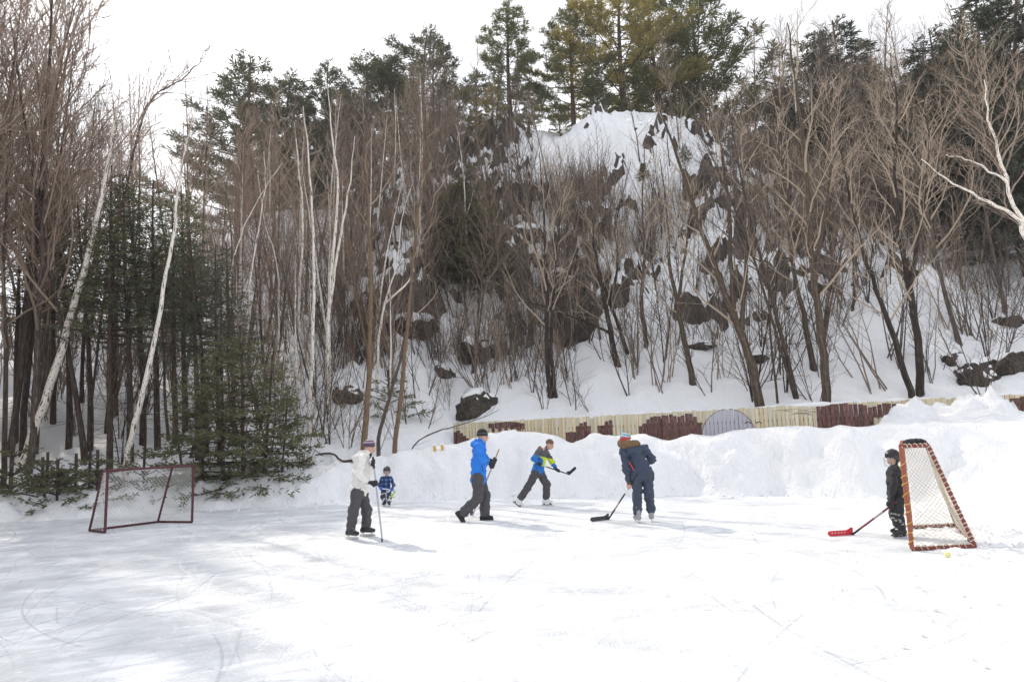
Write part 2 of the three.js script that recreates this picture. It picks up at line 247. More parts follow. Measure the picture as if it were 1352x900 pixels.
// ---------------------------------------------------------------- trees
function wander(R, from, dir, len, n, wob, lift) { // a crooked path
  const pts = [from.clone()], d = dir.clone().normalize(), st = len / n;
  for (let k = 0; k < n; k++) { d.x += (R() - 0.5) * wob; d.y += (R() - 0.5) * wob * 0.6 + lift; d.z += (R() - 0.5) * wob; d.normalize(); pts.push(pts[k].clone().addScaledVector(d, st)); }
  return pts;
}
const along = (pts, f) => { const a = clamp(f, 0, 0.9999) * (pts.length - 1), i = Math.floor(a); return { p: pts[i].clone().lerp(pts[i + 1], a - i), t: pts[i + 1].clone().sub(pts[i]).normalize() }; };
function offDir(R, t, ang, az) { const a = Math.abs(t.y) < 0.95 ? V(0, 1, 0) : V(1, 0, 0), u = V(0, 0, 0).crossVectors(t, a).normalize(), w = V(0, 0, 0).crossVectors(t, u); return t.clone().multiplyScalar(Math.cos(ang)).addScaledVector(u, Math.sin(ang) * Math.cos(az)).addScaledVector(w, Math.sin(ang) * Math.sin(az)); }
function crownOn(R, g, stem, rad, len, o) {
  const taper = f => rad[Math.min(rad.length - 1, Math.floor(f * (rad.length - 1)))];
  let az = R() * 6.3;
  for (let k = 0; k < o.n; k++) {
    const f = lerp(o.from, 0.985, (k + R() * 0.7) / o.n), { p, t } = along(stem, f); az += 2.4 + (R() - 0.5);
    const L = len * (o.reach * (1 - f) + o.tip) * (0.4 + 0.45 * R() + 0.6 * R() * R()), ang = lerp(o.ang0, o.ang1, f) * (0.8 + 0.4 * R()), dir = offDir(R, t, ang, az);
    const r0 = Math.min(taper(f) * 0.62, 0.008 + L * 0.0105);
    const bp = wander(R, p, dir, L, 5, 0.46, o.lift), br = bp.map((_, i) => lerp(r0, 0.005, i / 5));
    g.tube(bp, br, 4, false);
    const ns = Math.max(3, Math.round(L * o.sub));
    for (let s = 0; s < ns; s++) {
      const fs = lerp(0.18, 0.97, (s + R()) / ns), q = along(bp, fs), sl = (L * 0.42 * (1 - fs * 0.55) + 0.16) * (0.6 + 0.7 * R());
      const sp = wander(R, q.p, offDir(R, q.t, 0.35 + 0.5 * R(), R() * 6.3), sl, 3, 0.4, o.lift * 1.3), sr = sp.map((_, i) => lerp(Math.min(r0 * 0.6, 0.008), 0.0032, i / 3) * (o.thick || 1));
      g.tube(sp, sr, 3, false);
      const nt = Math.round(o.twigs * (0.6 + 0.8 * R()));
      for (let w = 0; w < nt; w++) { const e = along(sp, lerp(0.2, 1, (w + R()) / nt)), tl = (0.16 + 0.34 * R()) * o.twigLen; const tp = wander(R, e.p, offDir(R, e.t, 0.3 + 0.5 * R(), R() * 6.3), tl, 1, 0.3, o.lift * 2); g.tube(tp, [0.0043 * (o.thick || 1), 0.0025 * (o.thick || 1)], 3, false); }
    }
  }
}
const CROWN = { n: 18, from: 0.38, reach: 0.42, tip: 0.09, ang0: 0.85, ang1: 0.55, lift: 0.07, sub: 3.4, twigs: 4, twigLen: 1.1 };
// one tree: stems given as paths; children trunk (one per stem) and crown
function buildTree(R, stems, o) {
  const out = { stems: [], crown: new Geo() };
  for (const s of stems) {
    const n = s.pts.length, rad = s.pts.map((_, i) => Math.max(0.012, s.r * Math.pow(1 - i / (n - 1) * 0.93, 0.85) * (i === 0 && s.flare !== false ? 1.35 : 1)));
    out.stems.push(new Geo().tube(s.pts, rad, 7).build());
    let len = 0; for (let i = 1; i < n; i++) len += s.pts[i].distanceTo(s.pts[i - 1]);
    crownOn(R, out.crown, s.pts, rad, len, { ...CROWN, ...o, ...(s.o || {}) });
  }
  out.crown = out.crown.build(); return out;
}
function addTree(name, built, trunkMat, crownMat, label, category, pos, group) {
  const t = thing(name, label, category, pos, group);
  for (const s of built.stems) part(t, 'trunk', s, trunkMat);
  part(t, 'crown', built.crown, crownMat); return t;
}
function refine(pts, n, R, wob) { const c = new THREE.CatmullRomCurve3(pts), out = c.getPoints(n); for (let i = 1; i < n; i++) { out[i].x += (R() - 0.5) * wob; out[i].z += (R() - 0.5) * wob * 2; } return out; }
let treeSeed = 100;
// a tree whose trunk follows points read off the photograph at the distance where its foot stands
function traced(name, d, lines, trunkMat, crownMat, label, category, o = {}, group) {
  const R = rng(++treeSeed), first = lines[0].px, b0 = d ? at(first[0][0], d) : hit(...first[0]); const D = -b0.z;
  const stems = lines.map((l, li) => {
    const dd = D + (l.dd || 0); let pts = l.px.map(([x, y], i) => pix(x, y, dd + i * (l.tilt || 0)));
    if (li === 0 || l.ground) { const foot = li === 0 ? b0.clone() : at(l.px[0][0], dd); foot.y -= 0.25; if (pts[0].y > foot.y + 0.1) pts.unshift(foot); else pts[0] = foot; }
    pts = pts.map(p => p.sub(b0)); return { pts: refine(pts, Math.max(8, pts.length * 3), R, 0.05), r: l.r, flare: li === 0 || l.ground, o: l.o };
  });
  return addTree(name, buildTree(R, stems, o), trunkMat, crownMat, label, category, [b0.x, b0.y, b0.z], group);
}
const birchCrown = { n: 9, from: 0.55, reach: 0.17, tip: 0.05, ang0: 0.8, ang1: 0.5, lift: 0.05, sub: 2.2, twigs: 2, twigLen: 1 };
// woods by the goal with no netting in front
traced('birch_tree', 0, [{ px: [[27, 626], [48, 560], [75, 480], [100, 395], [122, 310], [137, 235], [150, 170], [157, 118]], r: 0.16 }], M.birch, M.twigBirch, 'thick white birch leaning out of the snow bank at the wood edge', 'birch', { ...birchCrown, n: 13, from: 0.6 });
traced('birch_tree', 18.7, [{ px: [[167, 605], [182, 545], [200, 470], [214, 395], [226, 320], [236, 250], [246, 190], [255, 150]], r: 0.095 }], M.birch, M.twigBirch, 'slim white birch curving up among dark spruces behind the goal', 'birch', { ...birchCrown, n: 12, from: 0.62 });
traced('bare_tree', 20.5, [{ px: [[40, 600], [46, 520], [50, 420], [56, 320], [60, 230], [52, 150], [48, 90]], r: 0.12 }], M.greyBark, M.twig, 'thick grey trunk just behind the leaning white birch', 'tree', { n: 26, from: 0.4 });
traced('bare_tree', 19.5, [{ px: [[4, 610], [7, 450], [5, 300], [12, 180], [22, 80]], r: 0.085 }], M.darkBark, M.twig, 'dark bare tree beside the thick grey trunk at the wood edge', 'tree', { n: 22, from: 0.35 });
traced('bare_tree', 23, [{ px: [[30, 560], [42, 420], [52, 300], [64, 190], [84, 90], [112, -15]], r: 0.12 }, { px: [[52, 300], [60, 200], [76, 100], [96, 20], [108, -20]], r: 0.06 }], M.darkBark, M.twig, 'tall dark twin stemmed tree bending over against the bright sky', 'tree', { n: 12, from: 0.35, reach: 0.2 });
traced('bare_tree', 24, [{ px: [[118, 560], [140, 380], [168, 240], [190, 150], [205, 124], [226, 112], [241, 103], [254, 90], [264, 82], [266, 72], [277, 61]], r: 0.05, o: { n: 10, from: 0.3 } }, { px: [[205, 124], [230, 122], [256, 128], [282, 134]], r: 0.022, o: { n: 2, tip: 0.03, reach: 0.06 } }], M.greyBark, M.twig, 'bare tree with a crooked dead limb reaching into the sky', 'tree', { reach: 0.12, tip: 0.04 });
// birches and tan stems behind the woman in white
traced('birch_tree', 22.5, [{ px: [[408, 560], [412, 480], [415, 380], [412, 280], [405, 190], [400, 140]], r: 0.085 }], M.birch, M.twigBirch, 'straight white birch in the clump above the fallen branch', 'birch', birchCrown, 'birches in the clump');
traced('birch_tree', 24.5, [{ px: [[432, 530], [433, 450], [438, 350], [446, 250], [438, 170], [432, 110]], r: 0.1 }, { px: [[435, 400], [450, 310], [462, 240], [468, 180]], r: 0.06 }], M.birch, M.twigBirch, 'forked white birch, tallest of the clump above the fallen branch', 'birch', birchCrown, 'birches in the clump');
traced('birch_tree', 27, [{ px: [[399, 520], [394, 400], [400, 300], [392, 200], [388, 160]], r: 0.07 }], M.birch, M.twigBirch, 'thin pale birch behind the birch clump on the slope', 'birch', birchCrown);
traced('birch_tree', 24, [{ px: [[318, 540], [328, 430], [330, 370], [342, 300], [350, 240], [348, 200]], r: 0.06 }, { px: [[300, 420], [306, 350], [322, 300], [346, 255], [372, 215]], r: 0.045, ground: true }], M.birch, M.twigBirch, 'two slanting slender birch stems crossing beside the spruce boughs', 'birch', birchCrown);
traced('birch_tree', 27, [{ px: [[362, 520], [368, 430], [364, 340], [350, 300], [340, 230]], r: 0.05 }], M.birch, M.twigBirch, 'thin crooked birch between the spruce boughs and the birch clump', 'birch', birchCrown);
traced('bare_tree', 20.5, [{ px: [[481, 588], [487, 500], [490, 400], [487, 300], [483, 210], [478, 150]], r: 0.11 }], M.tanBark, M.twigTan, 'straight tan trunk behind the woman in the white jacket', 'tree', { n: 8, from: 0.6, reach: 0.2, sub: 2, twigs: 2 });
traced('bare_tree', 20.8, [{ px: [[521, 590], [529, 520], [537, 440], [543, 360], [552, 280], [558, 210], [566, 160]], r: 0.085 }], M.tanBark, M.twigTan, 'tan stem leaning toward the cliff behind the blue coated toddler', 'tree', { n: 7, from: 0.6, reach: 0.2, sub: 2, twigs: 2 });
traced('bare_tree', 22, [{ px: [[500, 575], [513, 530], [530, 470], [545, 400], [552, 330], [575, 250], [590, 200]], r: 0.07 }, { px: [[530, 470], [545, 390], [548, 300], [540, 220]], r: 0.05 }], M.greyBark, M.twigPale, 'forked grey stem between the tan trunks behind the toddler', 'tree', { n: 6, from: 0.5, reach: 0.18, sub: 2, twigs: 2 });
traced('birch_tree', 26, [{ px: [[497, 540], [500, 450], [508, 400], [523, 350], [530, 290], [545, 240]], r: 0.06 }, { px: [[508, 400], [540, 370], [549, 345], [556, 300]], r: 0.045 }], M.birch, M.twigBirch, 'white birch with a bent side limb on the slope above the toddler', 'birch', birchCrown);
traced('birch_tree', 33, [{ px: [[618, 370], [615, 290], [612, 235], [607, 190], [603, 165]], r: 0.06 }, { px: [[614, 290], [626, 250], [632, 225]], r: 0.03 }], M.birch, M.twigBirch, 'small white birch against the dark shoulder of the cliff', 'birch', { ...birchCrown, n: 12 });
M.brownBark = bark([0.2, 0.165, 0.135], [0.44, 0.38, 0.32], 49);
// on the slope behind the painted board fence
const behind = 'bare trees behind the painted fence';
traced('bare_tree', 25, [{ px: [[728, 545], [722, 480], [722, 380], [718, 280], [712, 200]], r: 0.11 }, { px: [[734, 545], [727, 460], [732, 380], [738, 300], [745, 240]], r: 0.085, ground: true }], M.blackBark, M.twigPale, 'dark twin trunk behind the fence above the boy', 'tree', { sub: 2.5, twigs: 3, n: 15, from: 0.35 }, behind);
traced('bare_tree', 26, [{ px: [[820, 526], [815, 480], [805, 430], [795, 380], [785, 330], [782, 290]], r: 0.15 }, { px: [[806, 440], [775, 425], [738, 412], [712, 402], [690, 398]], r: 0.055, o: { n: 8, from: 0.2, reach: 0.2 } }], M.blackBark, M.twigPale, 'dark trunk with a long low limb pointing at the rocks', 'tree', { sub: 2.5, twigs: 3, n: 15, from: 0.4 }, behind);
traced('bare_tree', 26.5, [{ px: [[858, 514], [838, 480], [820, 440], [806, 400], [790, 350], [776, 300]], r: 0.12 }, { px: [[806, 400], [815, 350], [812, 300]], r: 0.07 }], M.blackBark, M.twigPale, 'dark trunk leaning toward the rocks, crossing its neighbour', 'tree', { sub: 2.5, twigs: 3, n: 13 }, behind);
traced('bare_tree', 26.2, [{ px: [[852, 514], [853, 450], [847, 400], [851, 340], [848, 260], [852, 190]], r: 0.11 }], M.brownBark, M.twigPale, 'upright grey trunk beside the crossing pair on the slope', 'tree', { sub: 2.5, twigs: 3, n: 17 }, behind);
traced('bare_tree', 23.5, [{ px: [[916, 540], [909, 470], [896, 410], [885, 350], [880, 280], [872, 210]], r: 0.12 }, { px: [[896, 410], [905, 330], [915, 250]], r: 0.07 }], M.brownBark, M.twigPale, 'forked grey trunk rising over the grey dome painted on the fence', 'tree', { sub: 2.5, twigs: 3, n: 15 }, behind);
traced('bare_tree', 20.8, [{ px: [[1003, 532], [990, 470], [970, 420], [945, 350], [918, 280], [892, 200], [866, 130]], r: 0.17 }, { px: [[970, 420], [965, 350], [962, 270], [950, 190], [930, 120]], r: 0.09 }, { px: [[978, 440], [985, 350], [985, 260], [978, 180], [985, 110]], r: 0.08 }], M.brownBark, M.twigPale, 'large many stemmed grey tree fanning over the painted fence', 'tree', { sub: 2.5, twigs: 3, n: 12, reach: 0.34 }, behind);
traced('bare_tree', 20, [{ px: [[1091, 527], [1086, 450], [1076, 370], [1068, 280], [1060, 180], [1048, 90], [1040, 30]], r: 0.15 }, { px: [[1076, 370], [1090, 280], [1098, 190], [1092, 110]], r: 0.07 }], M.brownBark, M.twigPale, 'tall straight grey tree behind the dark red fence patch', 'tree', { sub: 2.5, twigs: 3, n: 17, reach: 0.34 }, behind);
traced('bare_tree', 22.5, [{ px: [[1076, 500], [1062, 420], [1045, 330], [1038, 240], [1020, 160]], r: 0.11 }], M.brownBark, M.twigPale, 'slanting grey trunk beside the tall straight grey tree', 'tree', { sub: 2.5, twigs: 3, n: 15 }, behind);
traced('bare_tree', 21, [{ px: [[1027, 535], [1016, 430], [1013, 330], [1015, 230]], r: 0.05 }], M.brownBark, M.twigPale, 'thin pole of a tree between the fanning tree and the straight one', 'tree', { sub: 2.5, twigs: 3, n: 11 }, behind);
traced('bare_tree', 19.6, [{ px: [[1204, 524], [1182, 450], [1160, 390], [1140, 330], [1122, 260], [1108, 190]], r: 0.11 }], M.blackBark, M.twigPale, 'dark trunk leaning over the fence above the goal with netting', 'tree', { sub: 2.5, twigs: 3, n: 15 }, behind);
traced('bare_tree', 19.8, [{ px: [[1215, 522], [1212, 450], [1201, 380], [1190, 320], [1182, 250], [1184, 150], [1176, 70]], r: 0.135 }, { px: [[1201, 380], [1215, 300], [1226, 210], [1222, 130]], r: 0.07 }], M.blackBark, M.twigPale, 'upright dark trunk above the snow heaps on the fence', 'tree', { sub: 2.5, twigs: 3, n: 15 }, behind);
traced('bare_tree', 24, [{ px: [[1122, 470], [1128, 400], [1126, 320], [1134, 230], [1128, 150]], r: 0.07 }], M.brownBark, M.twigPale, 'slim trunk on the slope between the two tallest trees', 'tree', { sub: 2.5, twigs: 3, n: 13 }, behind);
traced('birch_tree', 15.5, [{ px: [[1385, 440], [1362, 330], [1338, 262], [1318, 200], [1304, 150], [1300, 105]], r: 0.07 }, { px: [[1362, 330], [1340, 285], [1300, 264], [1258, 240], [1217, 210]], r: 0.055, o: { n: 8, from: 0.15, reach: 0.25, tip: 0.08 } }, { px: [[1330, 240], [1300, 222], [1275, 210], [1250, 204]], r: 0.03, o: { n: 6, from: 0.2 } }], M.birch, M.twigBirch, 'crooked pale birch with long bare limbs over the snow heaps', 'birch', { n: 12, from: 0.5, reach: 0.24 });
for (const [d, px, r] of [[40, [[1080, 330], [1062, 250], [1055, 180], [1048, 110], [1040, 40]], 0.09], [38, [[1215, 330], [1205, 240], [1190, 160], [1180, 90], [1172, 20]], 0.08], [36, [[1250, 340], [1240, 220], [1232, 150], [1220, 70]], 0.08], [41, [[1160, 300], [1150, 200], [1153, 120], [1147, 30]], 0.09], [39, [[1318, 330], [1320, 200], [1305, 110], [1308, 20]], 0.08]])
  traced('birch_tree', d, [{ px, r }], M.birch, M.twigBirch, 'white barked birch high on the wooded slope beside the cliff', 'birch', { ...birchCrown, n: 18, from: 0.35 }, 'birches high on the slope');

// kinds of trees that repeat: a few of each are grown, the rest are copies
function grownStem(R, h, r, lean) { return wander(R, V(0, -0.3, 0), V(lean * (R() - 0.5), 1, lean * (R() - 0.5)), h, 11, 0.1, 0.02); }
function makeKind(n, seed, h, o, stemsOf = () => 1) { const out = []; for (let k = 0; k < n; k++) { const R = rng(seed + k * 7), hh = h * (0.85 + 0.3 * R()), ns = stemsOf(R), stems = []; for (let s = 0; s < ns; s++) stems.push({ pts: grownStem(R, hh * (1 - 0.15 * s * R()), 0, ns > 1 ? (hh < 4 ? 1.1 : 0.5) : 0.22), r: (hh < 7 ? 0.008 + hh * 0.006 : 0.022 + hh * 0.0055) * (s ? 0.7 : 1) }); out.push({ built: buildTree(R, stems, o), h: hh }); } return out; }
const KIND = {
  maple: makeKind(7, 300, 12, { n: 22, from: 0.34, reach: 0.36, tip: 0.08, sub: 3, twigs: 4 }, R => R() < 0.4 ? 2 : 1),
  dense: makeKind(5, 350, 13, { n: 30, from: 0.3, reach: 0.4, tip: 0.1, sub: 3.6, twigs: 6, thick: 1.4 }, R => R() < 0.4 ? 2 : 1),
  birch: makeKind(4, 400, 11, { ...birchCrown, n: 20 }),
  sapling: makeKind(6, 500, 5, { n: 9, from: 0.2, reach: 0.3, tip: 0.1, sub: 2.2, twigs: 1, ang0: 0.7, ang1: 0.4 }, R => 1 + Math.floor(R() * 3)),
  shrub: makeKind(7, 600, 2.3, { n: 5, from: 0.2, reach: 0.4, tip: 0.15, sub: 2.4, twigs: 1, ang0: 0.7, ang1: 0.4 }, R => 2 + Math.floor(R() * 3)),
};
for (const k of KIND.shrub) k.built.stems = [mergeGeometries(k.built.stems)];
const under = (x, d) => (d - 13.5) / Math.cos(0.646) * Math.tan(0.654) - snowH(x, d) - 0.3;   // tall enough to shade the bank, not the ice
const crownMats = { red: M.twigRed, brown: M.twig, pale: M.twigPale, dark: M.twigDark, birch: M.twigBirch };
const barkWord = new Map([[M.greyBark, 'grey'], [M.darkBark, 'dark'], [M.blackBark, 'dark'], [M.brownBark, 'brown'], [M.tanBark, 'tan'], [M.birch, 'white']]), twigWord = new Map([[M.twig, 'brown'], [M.twigPale, 'pale'], [M.twigDark, 'dark'], [M.twigRed, 'reddish'], [M.twigBirch, 'fine']]), usual = { maple: 10.5, dense: 12, birch: 9.5, sapling: 4, shrub: 2 };
function plant(kind, R, x, d, h, trunkMat, crownMat, name, place, category, group) {
  const v = KIND[kind][Math.floor(R() * KIND[kind].length)], s = h / v.h, big = h > usual[kind] * 1.15 ? 'tall' : h < usual[kind] * 0.85 ? 'short' : 'medium', n = v.built.stems.length;
  const label = kind === 'shrub' ? `${big} leafless shrub with ${twigWord.get(crownMat)} twigs ${place}` : `${big} ${n > 2 ? 'many stemmed' : n > 1 ? 'forked' : 'single stemmed'} ${barkWord.get(trunkMat)} ${category} with ${twigWord.get(crownMat)} twigs ${place}`;
  const t = addTree(name, v.built, trunkMat, crownMat, label, category, [x, groundY(x, d) - 0.05, -d], group);
  const thin = h > 12 ? 0.82 : 1; t.scale.set(s * thin, s * (0.92 + 0.16 * R()), s * thin); t.rotation.y = R() * 6.28; t.rotation.z = (R() - 0.5) * 0.12; return t;
}
function inView(x, d, margin = 60) { const p = V(x, groundY(x, d), -d).project(camera), px = (p.x + 1) / 2 * PW; return px > -margin && px < PW + margin; }
{
  const R = rng(77), scatter = (n, gap, x0, x1, d0, d1, ok, fn) => { const got = []; for (let tries = 0; tries < n * 30 && got.length < n; tries++) { const d = lerp(d0, d1, R()), x = lerp(x0, x1, R()); if (!ok(x, d) || got.some(([a, b]) => (a - x) ** 2 + (b - d) ** 2 < gap * gap)) continue; got.push([x, d]); fn(x, d); } };
  // the wood beside the rink, on the side of the sun
  scatter(44, 1.8, -36, -8, 21, 42, (x, d) => inView(x, d) && x / d < -0.36, (x, d) => plant(x / d < -0.63 && d < 27 ? 'dense' : 'maple', R, x, d, (x / d < -0.6 ? 13.5 + 3.5 * R() : clamp(under(x, d) * (0.75 + 0.3 * R()), 5, 14)), R() < 0.6 ? M.darkBark : M.greyBark, x / d > -0.63 && R() < 0.65 ? M.twigRed : M.twig, 'bare_tree', 'in the wood behind the empty goal', 'tree', 'bare trees in the wood'));
  scatter(85, 1.3, -32, -14.8, 3, 24, (x, d) => !inView(x, d, -10), (x, d) => plant('dense', R, x, d, 15 + 4 * R(), M.darkBark, M.twigRed, 'bare_tree', 'in the wood beside the ice', 'tree', 'bare trees beside the ice'));
  scatter(22, 2, -17, -3.5, 26, 46, (x, d) => x / d > -0.42 && x / d < -0.07, (x, d) => plant('maple', R, x, d, clamp(under(x, d) * (0.7 + 0.3 * R()), 5, 12), R() < 0.5 ? M.tanBark : M.greyBark, R() < 0.5 ? M.twig : M.twigPale, 'bare_tree', 'below the ridge pines', 'tree', 'bare trees below the ridge pines'));
  scatter(24, 1.4, -14, -4, 23, 40, (x, d) => x / d > -0.42 && x / d < -0.1, (x, d) => plant('birch', R, x, d, clamp(under(x, d) * (0.75 + 0.25 * R()), 5.5, 11), M.birch, M.twigBirch, 'birch_tree', 'below the ridge pines', 'birch', 'birches below the ridge pines'));
  scatter(40, 1.9, 8, 34, 21, 46, (x, d) => inView(x, d) && x / d > 0.36, (x, d) => plant('maple', R, x, d, 8 + 4 * R(), R() < 0.5 ? M.darkBark : M.greyBark, [M.twig, M.twigPale, M.twigDark][Math.floor(R() * 3)], 'bare_tree', 'on the slope beside the cliff', 'tree', 'bare trees beside the cliff'));
  scatter(11, 2.2, -6, 14, 27, 42, (x, d) => x / d > -0.12 && x / d < 0.32, (x, d) => plant('maple', R, x, d, 4 + 2.5 * R(), M.greyBark, R() < 0.6 ? M.twigPale : M.twig, 'bare_tree', 'among the rocks of the cliff', 'tree', 'bare trees on the cliff'));
  scatter(22, 1.5, -10, 2, 28, 43, (x, d) => x / d > -0.26 && x / d < 0.05, (x, d) => plant('maple', R, x, d, clamp(under(x, d) * (0.8 + 0.25 * R()), 4, 10.5), R() < 0.5 ? M.darkBark : M.greyBark, R() < 0.6 ? M.twigDark : M.twig, 'bare_tree', 'on the shoulder of the cliff', 'tree', 'bare trees on the cliff shoulder'));
  scatter(80, 0.9, -4, 24, 17, 37, (x, d) => d > hillBase(x) + 0.8 && inView(x, d), (x, d) => plant('sapling', R, x, d, 2.5 + 3 * R(), M.blackBark, R() < 0.5 ? M.twig : M.twigDark, 'bare_sapling', 'behind the painted fence', 'sapling', 'saplings behind the fence'));
  scatter(30, 0.9, -16, -3, 20, 30, (x, d) => x / d > -0.6 && d > hillBase(x) + 0.2, (x, d) => plant('sapling', R, x, d, 2.5 + 3 * R(), M.darkBark, M.twig, 'bare_sapling', 'among the birches', 'sapling', 'saplings among the birches'));
  scatter(76, 0.7, -3.5, 22, 16, 31, (x, d) => d > hillBase(x) + 0.5 && inView(x, d), (x, d) => plant('shrub', R, x, d, 1.3 + 1.5 * R(), M.twigDark, M.twigDark, 'bare_shrub', 'in the snow behind the fence', 'shrub', 'shrubs behind the fence'));
  scatter(26, 0.7, -12, -2.5, 19.5, 27, (x, d) => d > hillBase(x) - 0.6 && x / d > -0.45, (x, d) => plant('shrub', R, x, d, 1.2 + 1.5 * R(), M.twigDark, M.twig, 'bare_shrub', 'in the snow among the birches', 'shrub', 'shrubs among the birches'));
}
{ // brush that covers the rocks and the slopes as one mass of twigs
  const R = rng(901), geos = []; const g = new Geo();
  for (let k = 0; k < 6; k++) { const p = wander(R, V((R() - 0.5) * 0.4, -0.2, (R() - 0.5) * 0.4), V(R() - 0.5, 1.3, R() - 0.5), 1.6 + 1.6 * R(), 4, 0.3, 0.03); g.tube(p, [0.018, 0.016, 0.012, 0.008, 0.004], 3, false); for (let s = 0; s < 5; s++) { const e = along(p, 0.25 + 0.7 * R()); g.tube(wander(R, e.p, offDir(R, e.t, 0.6, R() * 6.3), 0.35 + 0.5 * R(), 2, 0.3, 0.08), [0.007, 0.005, 0.003], 3, false); } }
  const geo = g.build(), spots = [];
  const add = (n, x0, x1, d0, d1, ok) => { for (let k = 0, q = 0; k < n * 20 && q < n; k++) { const x = lerp(x0, x1, R()), d = lerp(d0, d1, R()); if (ok(x, d)) { spots.push([x, d]); q++; } } };
  add(480, -9, 17, 28, 47, (x, d) => n2(x * 0.16, d * 0.16 + 70) > 0.02 && !(d > hillBase(x) + 15.5 && x > -3.5 && x < 13) && d > hillBase(x) + 5);
  add(520, -30, -3, 24, 60, (x, d) => n2(x * 0.2, d * 0.2 + 90) > -0.25 && d > hillBase(x) + 5);
  add(560, 13, 42, 24, 52, (x, d) => d > hillBase(x) + 6 && n2(x * 0.2, d * 0.2 + 30) > -0.2);
  add(70, -8, 20, 20, 32, (x, d) => d > hillBase(x) + 1 && n2(x * 0.3, d * 0.3 + 10) > 0.1);
  const tones = [[0.17, 0.13, 0.1], [0.1, 0.078, 0.064], [0.38, 0.29, 0.22], [0.24, 0.185, 0.145]];
  const im = new THREE.InstancedMesh(geo, mat([1, 1, 1], 0.9), spots.length), m = new THREE.Matrix4(), q = new THREE.Quaternion(), c = new THREE.Color();
  spots.forEach(([x, d], k) => { const s = 0.7 + 0.9 * R(); q.setFromEuler(new THREE.Euler((R() - 0.5) * 0.5, R() * 6.3, (R() - 0.5) * 0.5)); m.compose(V(x, groundY(x, d), -d), q, V(s, s, s)); im.setMatrixAt(k, m); im.setColorAt(k, c.setRGB(...tones[Math.floor(R() * 4)])); });
  im.name = 'brush'; shade(im); tag(im, 'tangle of brown leafless brush over slope and rocks', 'brush', null, 'stuff'); scene.add(im);
}
// conifers
function pineBuilt(R, h, o) {
  const trunk = wander(R, V(0, -0.4, 0), V(0.06 * (R() - 0.5), 1, 0.06 * (R() - 0.5)), h + 0.4, 12, 0.05, 0.02), rad = trunk.map((_, i) => lerp(o.r, 0.02, i / 12)), limbs = new Geo(), foliage = new Geo();
  const nb = o.whorls; let az = R() * 6;
  for (let k = 0; k < nb; k++) {
    const f = lerp(o.from, 0.985, (k + 0.5 * R()) / nb), prof = o.shape(f), per = f > 0.9 ? 3 : 4;
    for (let b = 0; b < per; b++) {
      az += 2 * Math.PI / per + (R() - 0.5) * 1.1; const { p } = along(trunk, f), L = h * o.spread * prof * (0.55 + 0.75 * R()); if (L < 0.12) continue;
      const dir = V(Math.cos(az), lerp(o.droop, o.rise, f) + (R() - 0.5) * 0.2, Math.sin(az));
      const bp = wander(R, p, dir, L, 5, 0.2, o.curl); limbs.tube(bp, bp.map((_, i) => lerp(Math.min(0.045, 0.012 + L * 0.012), 0.005, i / 5)), 3, false);
      const nt = Math.max(4, Math.round(L * o.dens));
      for (let t = 0; t < nt; t++) {
        const e = along(bp, lerp(o.inner, 1.0, Math.sqrt((t + R()) / nt))), sd = offDir(R, e.t, 0.5 + 0.7 * R(), R() * 6.3); sd.y = sd.y * o.flat + o.tuftUp; sd.normalize(); const sl = o.spray * (0.6 + 0.8 * R()), end = e.p.clone().addScaledVector(sd, sl);
        for (let n = 0; n < o.needles; n++) { const s0 = e.p.clone().lerp(end, 0.15 + 0.85 * R()), nd = offDir(R, sd, 0.35 + 0.75 * R(), R() * 6.3), nl = o.needle * (0.7 + 0.6 * R()); foliage.blade(s0, s0.clone().addScaledVector(nd, nl), o.width, offDir(R, nd, Math.PI / 2, R() * 6.3)); }
      }
    }
  }
  for (let k = 0; k < (o.dead || 0); k++) { const { p } = along(trunk, lerp(0.08, o.from, R())), a = R() * 6.3; limbs.tube(wander(R, p, V(Math.cos(a), -0.1, Math.sin(a)), 0.4 + 0.9 * R(), 3, 0.25, -0.02), [0.012, 0.009, 0.006, 0.004], 3, false); }
  limbs.tube(trunk, rad, 7); return { trunk: limbs.build(), foliage: foliage.build(), h };
}
const PINE = { r: 0.17, whorls: 19, from: 0.1, shape: f => Math.min(1, Math.pow((1 - f) * 1.3 + 0.04, 0.8)), spread: 0.27, droop: 0.12, rise: 0.7, curl: 0.05, dens: 15, inner: 0.22, flat: 0.5, tuftUp: 0.3, spray: 0.32, needles: 10, needle: 0.25, width: 0.021 };
const SPRUCE = { r: 0.11, whorls: 25, from: 0.34, shape: f => Math.min(1, (1 - f) * 1.35 + 0.03), spread: 0.21, droop: -0.22, rise: 0.4, curl: 0.02, dens: 6.5, inner: 0.25, flat: 0.25, tuftUp: -0.1, spray: 0.34, needles: 8, needle: 0.11, width: 0.016, dead: 26 };
